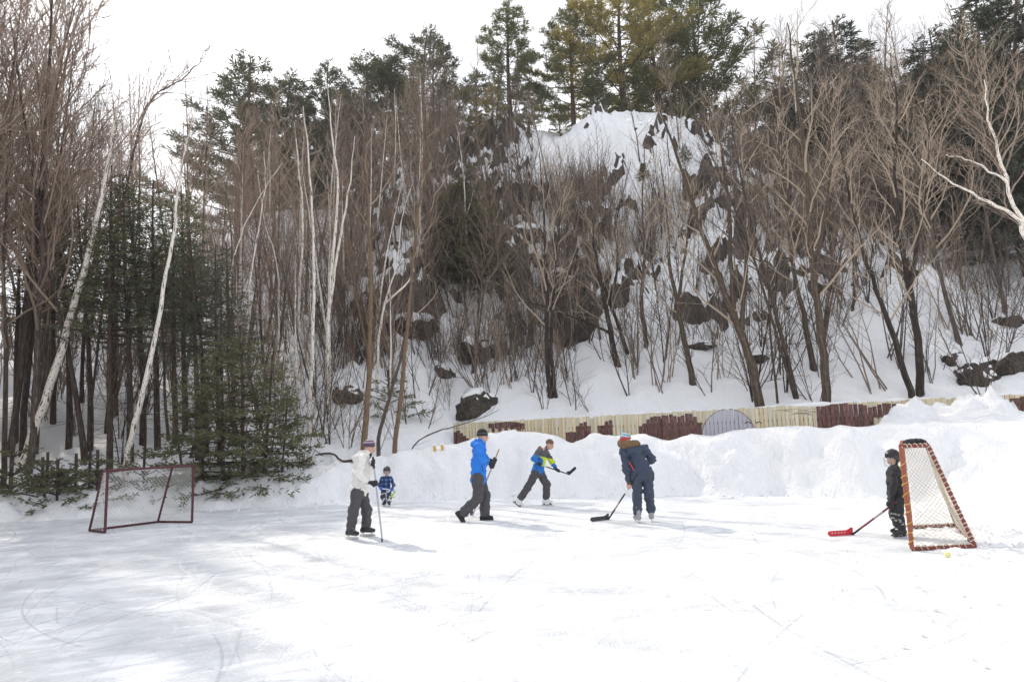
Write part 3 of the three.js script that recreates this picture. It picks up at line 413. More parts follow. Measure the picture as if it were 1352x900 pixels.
const CON = {
  pine: [0, 1, 2, 3, 4].map(k => pineBuilt(rng(700 + k), 11, { ...PINE, spread: 0.24 + 0.05 * (k % 3) })),
  spruce: [0, 1, 2, 3].map(k => pineBuilt(rng(740 + k), 9.5, { ...SPRUCE, from: [0.5, 0.42, 0.56, 0.46][k] })),
  fir: [0, 1, 2, 3].map(k => pineBuilt(rng(790 + k), 8.5, { ...SPRUCE, from: 0.08 + 0.05 * k, whorls: 27, dens: 13, needles: 10, needle: 0.18, width: 0.026, spread: 0.27, dead: 6 })),
  seedling: [0, 1, 2, 3].map(k => pineBuilt(rng(780 + k), 0.8, { ...SPRUCE, r: 0.014, from: 0.05, whorls: 6, spread: 0.55, droop: 0.25, rise: 0.9, curl: 0.05, dens: 26, spray: 0.12, needles: 6, needle: 0.07, width: 0.01, dead: 0 })),
  young: [0, 1, 2].map(k => pineBuilt(rng(760 + k), 3.4, { ...SPRUCE, r: 0.045, from: 0.06, whorls: 15, spread: 0.3, dens: 13, needles: 8, dead: 0 })),
};
function conifer(kind, v, pos, h, turn, fol, name, label, category, group, wide = 1) {
  const k = CON[kind][v % CON[kind].length], t = thing(name, label, category, pos, group), s = h / k.h; part(t, 'trunk', k.trunk, M.darkBark); part(t, 'crown', k.foliage, fol);
  t.scale.set(s * wide, s, s * wide); t.rotation.y = turn; return t;
}
function coniferPx(kind, v, px, d, topY, fol, name, label, cat, group, wide, baseY) { const b = at(px, d), top = pix(px, topY, d); if (baseY) b.y = Math.min(b.y, pix(px, baseY, d).y); return conifer(kind, v, [b.x, b.y, b.z], Math.max(1, top.y - b.y), v * 1.7, fol, name, label, cat, group, wide); }
for (const [v, px, d, top, fol, label, wide] of [
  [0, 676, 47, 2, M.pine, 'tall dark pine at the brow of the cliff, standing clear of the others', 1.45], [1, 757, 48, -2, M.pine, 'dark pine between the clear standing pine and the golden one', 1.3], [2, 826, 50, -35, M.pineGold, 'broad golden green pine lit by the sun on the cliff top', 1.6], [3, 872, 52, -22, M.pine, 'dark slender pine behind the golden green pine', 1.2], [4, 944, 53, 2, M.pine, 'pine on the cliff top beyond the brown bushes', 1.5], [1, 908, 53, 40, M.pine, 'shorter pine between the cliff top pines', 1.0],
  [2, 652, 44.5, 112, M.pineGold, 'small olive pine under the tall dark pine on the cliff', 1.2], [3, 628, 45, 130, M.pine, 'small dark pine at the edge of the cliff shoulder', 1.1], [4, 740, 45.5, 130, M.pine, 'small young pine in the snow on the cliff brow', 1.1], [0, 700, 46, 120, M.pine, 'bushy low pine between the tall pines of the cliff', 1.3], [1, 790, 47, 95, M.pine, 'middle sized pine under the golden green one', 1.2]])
  coniferPx('pine', v, px, d, top, fol, 'pine_tree', label, 'pine', 'pines on the cliff top', wide);
for (const [v, px, d, top, label, wide] of [[1, 315, 58, 72, 'spreading pine standing alone on the far ridge beside the glare', 1.5], [2, 376, 57, 100, 'shorter dark pine on the far ridge', 1.5], [0, 432, 58, 80, 'ridge pine with a narrow ragged top', 1.2], [3, 487, 58, 68, 'thin crowned ridge pine with sky between its boughs', 1.3], [2, 561, 57, 45, 'tallest dark pine of the far ridge, beside the cliff', 1.7], [4, 527, 57, 78, 'dark pine leaning on the tallest ridge pine', 1.4], [1, 592, 55, 128, 'small pine between the ridge and the cliff shoulder', 0.9], [3, 405, 58, 125, 'small pine in a gap of the far ridge', 1], [0, 345, 57, 130, 'low pine behind the spreading ridge pine', 1.2], [4, 460, 58, 125, 'low pine between two taller ridge pines', 1.2]])
  coniferPx('pine', v, px, d, top, M.pineDark, 'pine_tree', label, 'pine', 'pines on the far ridge', wide);
for (const [v, px, d, top] of [[0, 1072, 46, 48], [1, 1122, 42, 30], [2, 1150, 40, 75], [3, 1180, 38, 110], [0, 1215, 36, 95], [1, 1250, 37, 40], [2, 1285, 34, 60], [3, 1318, 32, -10], [0, 1345, 31, -20], [1, 1100, 38, 130], [2, 1240, 31, 175], [3, 1340, 27, 120], [0, 1195, 33, 190], [1, 1290, 29, 180], [2, 1045, 42, 120], [3, 1140, 33, 200], [0, 1265, 27, 250], [1, 1010, 40, 170], [2, 1165, 30, 240], [3, 1320, 25, 230], [1, 1085, 34, 215], [2, 1215, 28, 270], [0, 1300, 30, 110], [1, 1345, 26, 200], [3, 1120, 30, 270], [2, 1255, 33, 120], [0, 985, 41, 190], [3, 1030, 37, 220], [1, 1060, 40, 150], [2, 1110, 36, 190], [0, 1135, 43, 90], [3, 1205, 41, 120], [1, 1230, 42, 100], [2, 1275, 39, 110], [0, 1330, 36, 70]])
  coniferPx('fir', v, px, d, top, M.spruceDeep, 'spruce_tree', `${top < 60 ? 'tall' : top < 150 ? 'medium' : 'short'} dark spruce ${d > 40 ? 'high up' : d > 33 ? 'halfway up' : 'low down'} among bare trees on the slope beside the cliff`, 'spruce', 'spruces beside the cliff', 1.5);
for (const [v, px, d, top] of [[0, 600, 34, 235], [1, 632, 33, 245], [2, 575, 36, 250], [3, 655, 35, 280], [1, 905, 36, 250], [2, 850, 36, 265], [0, 618, 37, 215], [3, 585, 33, 300], [2, 668, 38, 235], [1, 930, 35, 300], [0, 960, 34, 290]])
  coniferPx('fir', v, px, d, top, M.spruceOlive, 'spruce_tree', 'dull olive evergreen growing on the flank of the cliff', 'evergreen', 'evergreens on the cliff flank', 1.3);
for (const [v, px, d, top] of [[0, 145, 20.5, 275], [1, 172, 21.5, 235], [2, 118, 22, 265], [3, 208, 22.5, 250], [0, 232, 22.5, 265], [1, 262, 21, 285], [2, 90, 23, 250], [3, 290, 20.6, 330], [2, 188, 24, 225], [0, 245, 24.5, 240], [1, 70, 25, 260], [3, 152, 26, 230], [2, 272, 21.5, 320], [1, 310, 22.5, 320], [0, 20, 24, 270]])
  coniferPx('spruce', v, px, d, top, v % 2 ? M.spruce : M.spruceOlive, 'spruce_tree', `${top < 245 ? 'tall' : top < 290 ? 'medium' : 'short'} ${v % 2 ? 'dark green' : 'olive green'} spruce with bare lower trunk at the wood edge`, 'spruce', 'spruces at the wood edge', 1.1);
for (const [v, px, d, top] of [[0, 322, 18.9, 430], [1, 348, 19.2, 470], [2, 295, 18.8, 440], [0, 268, 18.8, 480], [1, 372, 19.4, 520]])
  coniferPx('young', v, px, d, top, M.spruceOlive, 'young_spruce', 'young spruce with low green boughs behind the snow bank', 'young spruce', 'young spruces behind the bank', 1.2);
for (const [v, px, d, top] of [[0, 118, 18.6, 600], [1, 98, 18.2, 612], [2, 75, 17.2, 640], [0, 55, 18.0, 612], [1, 12, 18.4, 575], [2, 128, 17.6, 640], [0, 190, 18.6, 612], [1, 60, 17.4, 632], [2, 515, 25, 488]])
  coniferPx('seedling', v, px, d, top, M.spruceOlive, 'spruce_seedling', 'small green spruce seedling poking out of the snow', 'seedling', 'seedlings in the snow', 1.5);

// ---------------------------------------------------------------- the painted board fence
{
  const L = V(FENCE_L[0], 0, -FENCE_L[1]), Rr = V(FENCE_R[0] + 2.6, 0, -fenceD(FENCE_R[0] + 2.6)), e = Rr.clone().sub(L), LEN = e.length(); e.normalize();
  const nrm = V(e.z, 0, -e.x).negate(); if (nrm.z < 0) nrm.negate();                       // towards the rink
  const top = s => lerp(2.06, 2.24, s / LEN), Y0 = 0.35, Y1 = 2.35;
  const CW = 2048, CH = 256, cv = document.createElement('canvas'); cv.width = CW; cv.height = CH; const c = cv.getContext('2d'), R = rng(21);
  const U = (px, py) => { const v = pixDir(px, py), t = L.clone().sub(camera.position).dot(nrm) / v.dot(nrm), p = camera.position.clone().addScaledVector(v, t); return [p.clone().sub(L).dot(e) / LEN * CW, (1 - (p.y - Y0) / (Y1 - Y0)) * CH]; };
  const PITCH = 0.12, NB = Math.floor(LEN / PITCH), bw = CW / LEN * PITCH;
  for (let k = 0; k <= NB; k++) { const v = (R() - 0.5) * 26, w = (R() - 0.5) * 10; c.fillStyle = `rgb(${212 + v + w},${200 + v},${170 + v - w})`; c.fillRect(k * bw, 0, bw + 1, CH); for (let q = 0; q < 9; q++) { c.fillStyle = `rgba(${R() < 0.62 ? '112,92,68' : '226,216,190'},${0.12 + 0.28 * R()})`; c.fillRect(k * bw + R() * bw, R() * CH, 0.6 + R() * 1.6, 30 + R() * 160); } }
  const poly = (pts, fill, stroke) => { c.beginPath(); pts.forEach(([x, y], i) => { const q = U(x, y); i ? c.lineTo(...q) : c.moveTo(...q); }); c.closePath(); c.fillStyle = fill; c.fill(); if (stroke) { c.strokeStyle = stroke; c.lineWidth = 2; c.stroke(); } };
  // patches of bare dark red boarding, stepping from board to board
  const red = (pts, x0, x1, bottom) => { // pts: upper outline
    const [a] = U(x0, 560), [b] = U(x1, 560);
    for (let x = Math.floor(a / bw) * bw; x < b; x += bw) {
      const f = (x - a) / (b - a), px = x0 + f * (x1 - x0), y = table(pts, px) + (R() - 0.5) * 1.6, yt = U(px, y)[1], yb = U(px, bottom(px))[1]; if (yb - yt < 3) continue;
      const v = R() * 22; c.fillStyle = `rgb(${98 + v},${68 + v * 0.7},${62 + v * 0.7})`; c.fillRect(x, yt, bw + 0.5, yb - yt); c.strokeStyle = 'rgba(32,22,22,0.8)'; c.lineWidth = 1.6; c.beginPath(); c.moveTo(x, yb); c.lineTo(x, yt + 3); c.quadraticCurveTo(x + bw / 2, yt - 2, x + bw, yt + 2); c.lineTo(x + bw, yb); c.stroke();
      for (let q = 0; q < 16; q++) { c.fillStyle = R() < 0.55 ? 'rgba(44,32,30,0.5)' : 'rgba(150,122,108,0.45)'; c.fillRect(x + R() * bw, lerp(yt, yb, R()), 1 + R() * 4, 2 + R() * 9); }
    }
  };
  red([[595, 572], [603, 569], [610, 575], [619, 581]], 595, 619, () => 592);
  red([[646, 559], [665, 557], [690, 559]], 646, 690, x => 567 + 2 * Math.sin(x * 0.7));
  red([[748, 571], [757, 570], [761, 562], [768, 556], [777, 564]], 748, 777, () => 590);
  red([[791, 562], [797, 560], [800, 555], [806, 554]], 791, 806, () => 574);
  red([[846, 562], [855, 552], [870, 549], [888, 547], [893, 551], [908, 545], [918, 552], [926, 566]], 846, 926, () => 585);
  red([[1086, 536], [1110, 532], [1140, 534], [1148, 538], [1172, 532], [1191, 534]], 1086, 1191, x => x > 1150 ? 551 : 572);
  red([[1328, 536], [1338, 526], [1352, 524], [1400, 522]], 1328, 1400, () => 560);
  // a grey dome with its outline, two brows and some loose brush lines
  const dome = []; for (let k = 0; k <= 24; k++) { const a = Math.PI * k / 24; dome.push([962 - 35 * Math.cos(a), 574 - 34 * Math.sin(a)]); } poly([...dome, [997, 600], [927, 600]], 'rgb(182,181,190)', 'rgba(60,50,50,0.9)');
  c.strokeStyle = 'rgba(30,26,26,0.95)'; c.lineWidth = 3; for (const [x, y] of [[988, 558], [1002, 558]]) { const a = U(x - 4, y + 1), b = U(x, y - 3), d = U(x + 4, y + 1); c.beginPath(); c.moveTo(...a); c.quadraticCurveTo(...b, ...d); c.stroke(); }
  c.strokeStyle = 'rgba(70,60,52,0.7)'; c.lineWidth = 1.5; for (let k = 0; k < 9; k++) { const x = 1005 + R() * 60, y = 540 + R() * 8, a = U(x, y), b = U(x + 8, y - 3), d = U(x + 18 + R() * 14, y + R() * 4 - 2); c.beginPath(); c.moveTo(...a); c.quadraticCurveTo(...b, ...d); c.stroke(); }
  for (let k = 0; k <= NB; k++) { c.fillStyle = 'rgba(60,46,34,0.55)'; c.fillRect(k * bw, 0, 1.2, CH); }
  const tex = new THREE.CanvasTexture(cv); tex.colorSpace = THREE.SRGBColorSpace; tex.anisotropy = 8;
  const pm = new THREE.MeshStandardMaterial({ map: tex, roughness: 0.9, bumpMap: barkBump, bumpScale: 0.004 }), wood = mat([0.2, 0.15, 0.11], 0.95);
  const t = thing('board_fence', 'long low fence of upright cream boards with dark red patches, half buried in snow', 'fence', [L.x, 0, L.z]);
  const ang = Math.atan2(-e.z, e.x);
  for (let k = 0; k < NB; k++) {
    const s = (k + 0.5) * PITCH, h = top(s) - Y0 + (R() - 0.5) * 0.045 - (R() < 0.06 ? 0.08 * R() : 0), g = new THREE.BoxGeometry(PITCH - 0.008 - 0.006 * R(), h, 0.022), uv = g.attributes.uv, P = g.attributes.position;
    for (let i = 0; i < P.count; i++) uv.setXY(i, (s + P.getX(i)) / LEN, (P.getY(i) + h / 2) / (Y1 - Y0));
    const m = part(t, 'plank', g, pm), off = (R() - 0.5) * 0.022; m.position.set(e.x * s + nrm.x * off, Y0 + h / 2, e.z * s + nrm.z * off); m.rotation.y = ang; m.rotation.z = (R() - 0.5) * 0.016; m.rotation.y += (R() - 0.5) * 0.05;
  }
  for (const y of [0.8, 1.75]) { const m = part(t, 'rail', new THREE.BoxGeometry(LEN, 0.09, 0.05), wood); m.position.set(e.x * LEN / 2 - nrm.x * 0.05, y, e.z * LEN / 2 - nrm.z * 0.05); m.rotation.y = ang; }
  for (let s = 0.1; s < LEN; s += 2.35) { const m = part(t, 'post', new THREE.BoxGeometry(0.1, 2.0, 0.1), wood); m.position.set(e.x * s - nrm.x * 0.13, 0.95, e.z * s - nrm.z * 0.13); m.rotation.y = ang; }
  const cap = (s0, s1, hh) => { const g = new Geo(), pts = [], rad = []; for (let k = 0; k <= 14; k++) { const s = lerp(s0, s1, k / 14); pts.push(V(e.x * s - nrm.x * 0.03, top(s) + 0.005, e.z * s - nrm.z * 0.03)); rad.push(Math.max(0.01, hh * Math.sin(Math.PI * (k + 0.3) / 14.6) * (0.8 + 0.5 * n2(s * 2, 6)))); } part(t, 'snow_cap', g.tube(pts, rad, 8).build(), M.snowClump); };
  for (const [a, b, h] of [[1.2, 3.4, 0.05], [3.6, 5.2, 0.035], [5.5, 8.2, 0.05], [9.8, 13, 0.07], [13.1, 14.6, 0.06], [15.2, 17.4, 0.06]]) cap(a, b, h);
}
// ---------------------------------------------------------------- boulders
M.boulder = M.rock.clone(); M.boulder.color.setRGB(0.55, 0.52, 0.48);
function boulder(px, py, w, h, label, snowy) {
  const b = hit(px, py), d = -b.z, sw = w / FOCAL * d, sh = h / FOCAL * d, g = new THREE.IcosahedronGeometry(1, 5), P = g.attributes.position, q = V(0, 0, 0), k = px * 0.37;
  const RB = rng(Math.round(px * 7 + py)), planes = []; for (let i = 0; i < 22; i++) { const n = V(RB() - 0.5, RB() - 0.5, RB() - 0.5).normalize(); planes.push([n, 0.62 + 0.3 * RB()]); }
  const shape = (p) => { let l = 1.05; for (const [n, h] of planes) { const c = p.dot(n); if (c > 0.05) l = Math.min(l, h / c); } l *= 1 + 0.2 * (0.5 - Math.abs(n3(p.x * 2.2 + k, p.y * 2.2, p.z * 2.2))) + 0.08 * n3(p.x * 5 + k, p.y * 5, p.z * 5) + 0.04 * n3(p.x * 9, p.y * 9, p.z * 9 + k); p.multiplyScalar(l); p.set(p.x * sw * 0.68, p.y * sh * 0.8, p.z * sw * 0.55); };
  for (let i = 0; i < P.count; i++) { q.fromBufferAttribute(P, i); shape(q); P.setXYZ(i, q.x, q.y, q.z); } const gi = mergeVertices(g.deleteAttribute('uv').deleteAttribute('normal'), 1e-4); gi.computeVertexNormals(); g.copy(gi); { const uv = []; for (let i = 0; i < gi.attributes.position.count; i++) uv.push(gi.attributes.position.getX(i) + gi.attributes.position.getZ(i) * 0.6, gi.attributes.position.getY(i)); g.setAttribute('uv', new THREE.Float32BufferAttribute(uv, 2)); }
  const t = thing('boulder', label, 'rock', [b.x, b.y - sh * 0.2, b.z], 'boulders in the snow'); part(t, 'rock', g, M.boulder);
  if (snowy) { const s = g.clone(), Q = s.attributes.position, N = s.attributes.normal; for (let i = 0; i < Q.count; i++) { q.fromBufferAttribute(Q, i); const w = smooth(0.5, 0.8, N.getY(i) + 0.3 * n3(q.x * 3, q.y * 3, q.z * 3)); q.multiplyScalar(lerp(0.9, 1, w)); Q.setXYZ(i, q.x, q.y + w * sh * 0.1, q.z); } s.computeVertexNormals(); part(t, 'snow_cap', s, M.snowClump); }
}
for (const a of [[634, 540, 44, 40, 'dark pointed boulder in the snow above the fence end', true], [1290, 490, 56, 40, 'large dark rock jutting from the slope above the snow heaps', true], [1335, 485, 40, 34, 'dark rock beside the large jutting rock', false], [1255, 470, 26, 22, 'small dark rock uphill of the large jutting rock', true], [586, 492, 24, 20, 'small brown stone on the slope behind the man in blue', true], [460, 522, 34, 26, 'brown rock behind the tan trunks', true], [1330, 424, 34, 16, 'flat dark rock high on the slope by the crooked birch', true], [925, 456, 30, 14, 'flat dark stone on the slope behind the grey dome', true], [640, 460, 70, 46, 'broad brown rock at the foot of the cliff', true], [770, 425, 84, 70, 'largest dark rock in the middle of the snow gully', false], [735, 385, 52, 44, 'dark rock above the largest rock in the gully', true], [540, 430, 60, 30, 'low brown outcrop among the tan trunks', true], [695, 310, 50, 30, 'brown rock ledge with snow on the cliff', true], [1000, 470, 24, 10, 'small flat stone under the fanning tree', false]]) boulder(...a);
// ---------------------------------------------------------------- small things in the snow
{
  const pts = [[404, 606], [418, 600], [435, 601], [452, 608], [467, 613]].map(([x, y]) => { const p = hit(x, y + 3); p.y += 0.06; return p; }), b = pts[0].clone();
  const t = thing('fallen_branch', 'bent brown branch lying on the snow bank behind the woman in white', 'branch', [b.x, b.y, b.z]), q = refine(pts.map(p => p.sub(b)), 12, rng(4), 0.04);
  part(t, 'limb', new Geo().tube(q, q.map((_, i) => lerp(0.018, 0.04, i / 12)), 6).build(), M.darkBark); part(t, 'twig', new Geo().tube([q[4], q[4].clone().add(V(-0.2, 0.15, 0.05)), q[4].clone().add(V(-0.42, 0.2, 0.02))], [0.012, 0.009, 0.004], 4).build(), M.darkBark);
  const long = [[545, 590], [570, 572], [600, 563], [640, 550], [660, 540]].map(([x, y], i) => { const p = pix(x, y, 20.8 + i * 0.5); return p; }), b2 = long[0].clone(); b2.y = groundY(b2.x, -b2.z);
  const t2 = thing('leaning_branch', 'long thin bare branch leaning over the end of the fence', 'branch', [b2.x, b2.y, b2.z]); const l2 = refine([V(0, -0.1, 0), ...long.map(p => p.sub(b2))], 14, rng(9), 0.03);
  part(t2, 'limb', new Geo().tube(l2, l2.map((_, i) => lerp(0.026, 0.007, i / 14)), 5).build(), M.darkBark); { const g = new Geo(), R = rng(12); for (let k = 3; k < 13; k++) g.tube(wander(R, l2[k], V(0.5, R() - 0.1, 0.6 * (R() - 0.5)), 0.3 + 0.5 * R(), 3, 0.3, 0.04), [0.008, 0.006, 0.005, 0.003], 3, false); part(t2, 'twig', g.build(), M.twigDark).userData.kind = 'stuff'; }
}
for (const [px, py, label] of [[574, 594, 'small yellow wooden stake end in the bank, farther from the man in blue'], [584, 594, 'small yellow wooden stake end in the bank, nearer the man in blue']]) {
  const p = hit(px, py), t = thing('wooden_stake', label, 'stake', [p.x, p.y, p.z]); const m = part(t, 'stake', new THREE.BoxGeometry(0.07, 0.24, 0.05), mat([0.62, 0.4, 0.08], 0.8)); m.position.y = 0.0; m.rotation.z = 0.1; const s = part(t, 'snow_cap', new THREE.SphereGeometry(0.055, 12, 8).scale(1.2, 0.6, 1), M.snowClump); s.position.set(-0.01, 0.13, 0);
}
{ // loose, trodden snow at the edge of the ice
  const xs = axis([[-1, 1.5, 0.12], [1.5, 8.2, 0.045]]), ds = axis([[2.6, 10.6, 0.045]]);
  structure('loose_snow', sheet(xs, ds, (x, d) => { const s = x - (rightEdge(d) - 0.2), n = 0.055 * fbm(x * 1.6 + 3, d * 1.9, 3) + 0.035 * fbm(x * 6, d * 6 + 9, 3); const over = smooth(-3.4, 0.4, s + 0.8 * (d < 6 ? (6 - d) / 3 : 0)); return Math.max(-0.05, -0.05 + over * (0.06 + n * (1 + over)) + smooth(-0.1, 0.6, s) * (Math.max(0, snowH(x, d)) + 0.012)); }), M.snow, 'rough trodden snow at the edge of the ice');
  const R = rng(61), geo = new THREE.IcosahedronGeometry(1, 1); { const P = geo.attributes.position; for (let i = 0; i < P.count; i++) { const x = P.getX(i), y = P.getY(i), z = P.getZ(i), k = 0.8 + 0.3 * n3(x * 1.3, y * 1.3, z * 1.3); P.setXYZ(i, x * k, y * k * 0.7, z * k); } geo.computeVertexNormals(); }
  const N = 760, im = new THREE.InstancedMesh(geo, M.snowClump, N), m = new THREE.Matrix4(), q = new THREE.Quaternion();
  for (let k = 0; k < N; k++) { let x, d; if (k < 430) { d = lerp(4, 9.5, Math.pow(R(), 0.8)); x = rightEdge(d) + 0.7 - 3.6 * R() * R(); } else { x = lerp(-9, 7, R()); d = farEdge(x) - 0.9 * R() * R() + 0.15; } const s = 0.006 + 0.03 * R() * R() * (k < 430 ? 1 : 2.2); q.setFromEuler(new THREE.Euler(R() * 3, R() * 6, R() * 3)); m.compose(V(x, Math.max(0, snowH(x, d)) + s * 0.3 + (k < 430 ? 0.01 : 0), -d), q, V(s * 1.3, s, s)); im.setMatrixAt(k, m); }
  im.name = 'snow_crumbs'; shade(im); tag(im, 'crumbs of snow scattered along the edge of the ice', 'snow', null, 'stuff'); scene.add(im);
}
// ---------------------------------------------------------------- hockey goals
function goal(name, label, q, o) { // q: F1 F2 front feet, G1 G2 back feet, T1 T2 front top corners, K1 K2 back top corners
  const b = q.F1.clone(), t = thing(name, label, 'hockey goal', [b.x, 0, b.z]); for (const k in q) q[k] = q[k].clone().sub(V(b.x, 0, b.z)); const r = o.r;
  const lift = p => V(p.x, Math.max(p.y, r), p.z), bar = (n, a, c, m = o.mat, rr = r) => part(t, n, new Geo().tube([lift(a), lift(c)], [rr, rr], 10).build(), m);
  bar('post', q.F1, q.T1, o.front || o.mat, r * 1.1); bar('post', q.F2, q.T2, o.front || o.mat, r * 1.1); bar('crossbar', q.T1, q.T2, o.front || o.mat, r * 1.08);
  bar('top_bar', q.T1, q.K1); bar('top_bar', q.T2, q.K2); bar('top_bar', q.K1, q.K2, o.mat, r * 0.85); bar('back_post', q.K1, q.G1); bar('back_post', q.K2, q.G2); bar('base_bar', q.F1, q.G1); bar('base_bar', q.F2, q.G2); bar('base_bar', q.G1, q.G2);
  const R = rng(o.seed);
  const panel = (A, B, C, D, sag) => { // A-B lower edge, D-C upper edge
    const lu = (A.distanceTo(B) + D.distanceTo(C)) / 2, lv = (A.distanceTo(D) + B.distanceTo(C)) / 2, g = new Geo(), n = V(0, 0, 0).crossVectors(B.clone().sub(A), D.clone().sub(A)).normalize();
    const P = (u, v) => { const a = A.clone().lerp(B, u), c = D.clone().lerp(C, u), p = a.lerp(c, v); p.addScaledVector(n, sag * Math.sin(Math.PI * u) * Math.sin(Math.PI * v) + 0.006 * n2(u * 6, v * 6)); p.y = Math.max(p.y, 0.012); return p; };
    for (const sg of [1, -1]) for (let c = -lv; c < lu + lv; c += o.mesh) {
      const at_ = v => (c + sg * v - (sg < 0 ? -0 : 0)) ; let pts = []; const steps = 16;
      for (let k = 0; k <= steps; k++) { const v = k / steps, u = at_(v * lv) / lu; if (u >= 0 && u <= 1) pts.push(P(u, v)); }
      if (pts.length > 1) g.tube(pts, pts.map(() => o.string), 3, false);
    }
    const m = part(t, 'net', g.build(), o.net); m.userData.kind = 'stuff'; return m;
  };
  panel(q.G1, q.G2, q.K2, q.K1, o.sag); panel(q.F1, q.G1, q.K1, q.T1, 0.02); panel(q.F2, q.G2, q.K2, q.T2, -0.02); panel(q.T1, q.T2, q.K2, q.K1, -0.03);
  return { t, lift, R };
}
M.redPaint = mat([0.085, 0.016, 0.022], 0.5); M.orangePaint = mat([0.3, 0.085, 0.05], 0.65); M.net = mat([0.72, 0.72, 0.7], 0.8); M.lace = mat([0.6, 0.54, 0.45], 0.85); M.yellowRope = mat([0.6, 0.42, 0.08], 0.7);
M.wornRed = mat([0.2, 0.045, 0.035], 0.65);
const up = (p, h) => V(p.x, p.y + h, p.z);
function lacing(t, name, a, b, step, rr, m, seed) { const g = new Geo(), n = Math.round(a.distanceTo(b) / step), dir = b.clone().sub(a).normalize(), u = offDir(null, dir, Math.PI / 2, 0), w = V(0, 0, 0).crossVectors(dir, u), R = rng(seed); const pts = []; for (let k = 0; k <= n * 8; k++) { const f = k / 8, an = f * 2 * Math.PI; pts.push(a.clone().addScaledVector(dir, (f + 0.12 * Math.sin(an * 0.37)) * step).addScaledVector(u, Math.cos(an) * rr).addScaledVector(w, Math.sin(an) * rr)); } g.tube(pts, pts.map(() => 0.0065), 4); part(t, name, g.build(), m); }
{
  const F1 = onIce(138, 704), dir = onIce(244, 691.5).sub(F1).setY(0).normalize(), F2 = F1.clone().addScaledVector(dir, 1.66), G1 = onIce(117.5, 701.5), G2 = onIce(208, 690), H = 1.2, back = G1.clone().sub(F1).setY(0).normalize();
  const { t } = goal('hockey_goal', 'empty goal with dark red pipes and white net by the wood', { F1, F2, G1, G2, T1: up(F1, H), T2: up(F2, H), K1: up(F1.clone().lerp(G1, 0.28), H - 0.02), K2: up(F2.clone().lerp(G2, 0.62), H - 0.02) }, { r: 0.023, mat: M.redPaint, net: M.net, mesh: 0.078, string: 0.0046, sag: -0.05, seed: 3 });
}
{
  const F1 = onIce(1205, 727), G1 = onIce(1288, 723), F2 = onIce(1204, 698), G2 = onIce(1263, 695), H = 1.31, W = F2.clone().sub(F1), K1 = pix(1226, 588, -F1.z - 0.05), K2 = K1.clone().add(W);
  const T1 = up(F1, H), T2 = up(F2, H);
  const { t } = goal('hockey_goal', 'goal with orange red posts and laced white netting beside the small goalkeeper', { F1, F2, G1, G2, T1, T2, K1, K2 }, { r: 0.024, mat: M.wornRed, front: M.orangePaint, net: M.lace, mesh: 0.062, string: 0.0027, sag: -0.06, seed: 5 });
  const o = V(F1.x, 0, F1.z), rel = p => p.clone().sub(o);
  lacing(t, 'lacing', rel(K1), up(rel(G1), 0.03), 0.062, 0.03, M.lace, 1); lacing(t, 'lacing', rel(T1), rel(K1), 0.062, 0.03, M.lace, 2); lacing(t, 'lacing', up(rel(F1), 0.03), up(rel(G1), 0.03), 0.1, 0.032, M.lace, 3); lacing(t, 'lacing', up(rel(F2), 0.03), up(rel(G2), 0.03), 0.1, 0.032, M.lace, 5);
  lacing(t, 'yellow_rope', up(rel(F1), 0.06), rel(T1).lerp(rel(F1), 0.1), 0.12, 0.036, M.yellowRope, 4);
  globalThis.goalTop = { T1, T2, K1, K2 };
}
{ const p = onIce(1252, 736), t = thing('ball', 'pale yellow ball on the ice behind the laced goal', 'ball', [p.x, 0.034, p.z]); part(t, 'shell', new THREE.SphereGeometry(0.034, 24, 16), mat([0.72, 0.74, 0.3], 0.95)); const s = []; for (let k = 0; k <= 60; k++) { const a = k / 60 * 2 * Math.PI, e = 0.44 * Math.sin(2 * a), x = Math.cos(a) * Math.cos(e), y = Math.sin(e), z = Math.sin(a) * Math.cos(e); s.push(V(x, y, z).multiplyScalar(0.0342)); } part(t, 'seam', new Geo().tube(s, s.map(() => 0.0016), 4, false).build(), mat([0.8, 0.8, 0.72], 0.8)); }

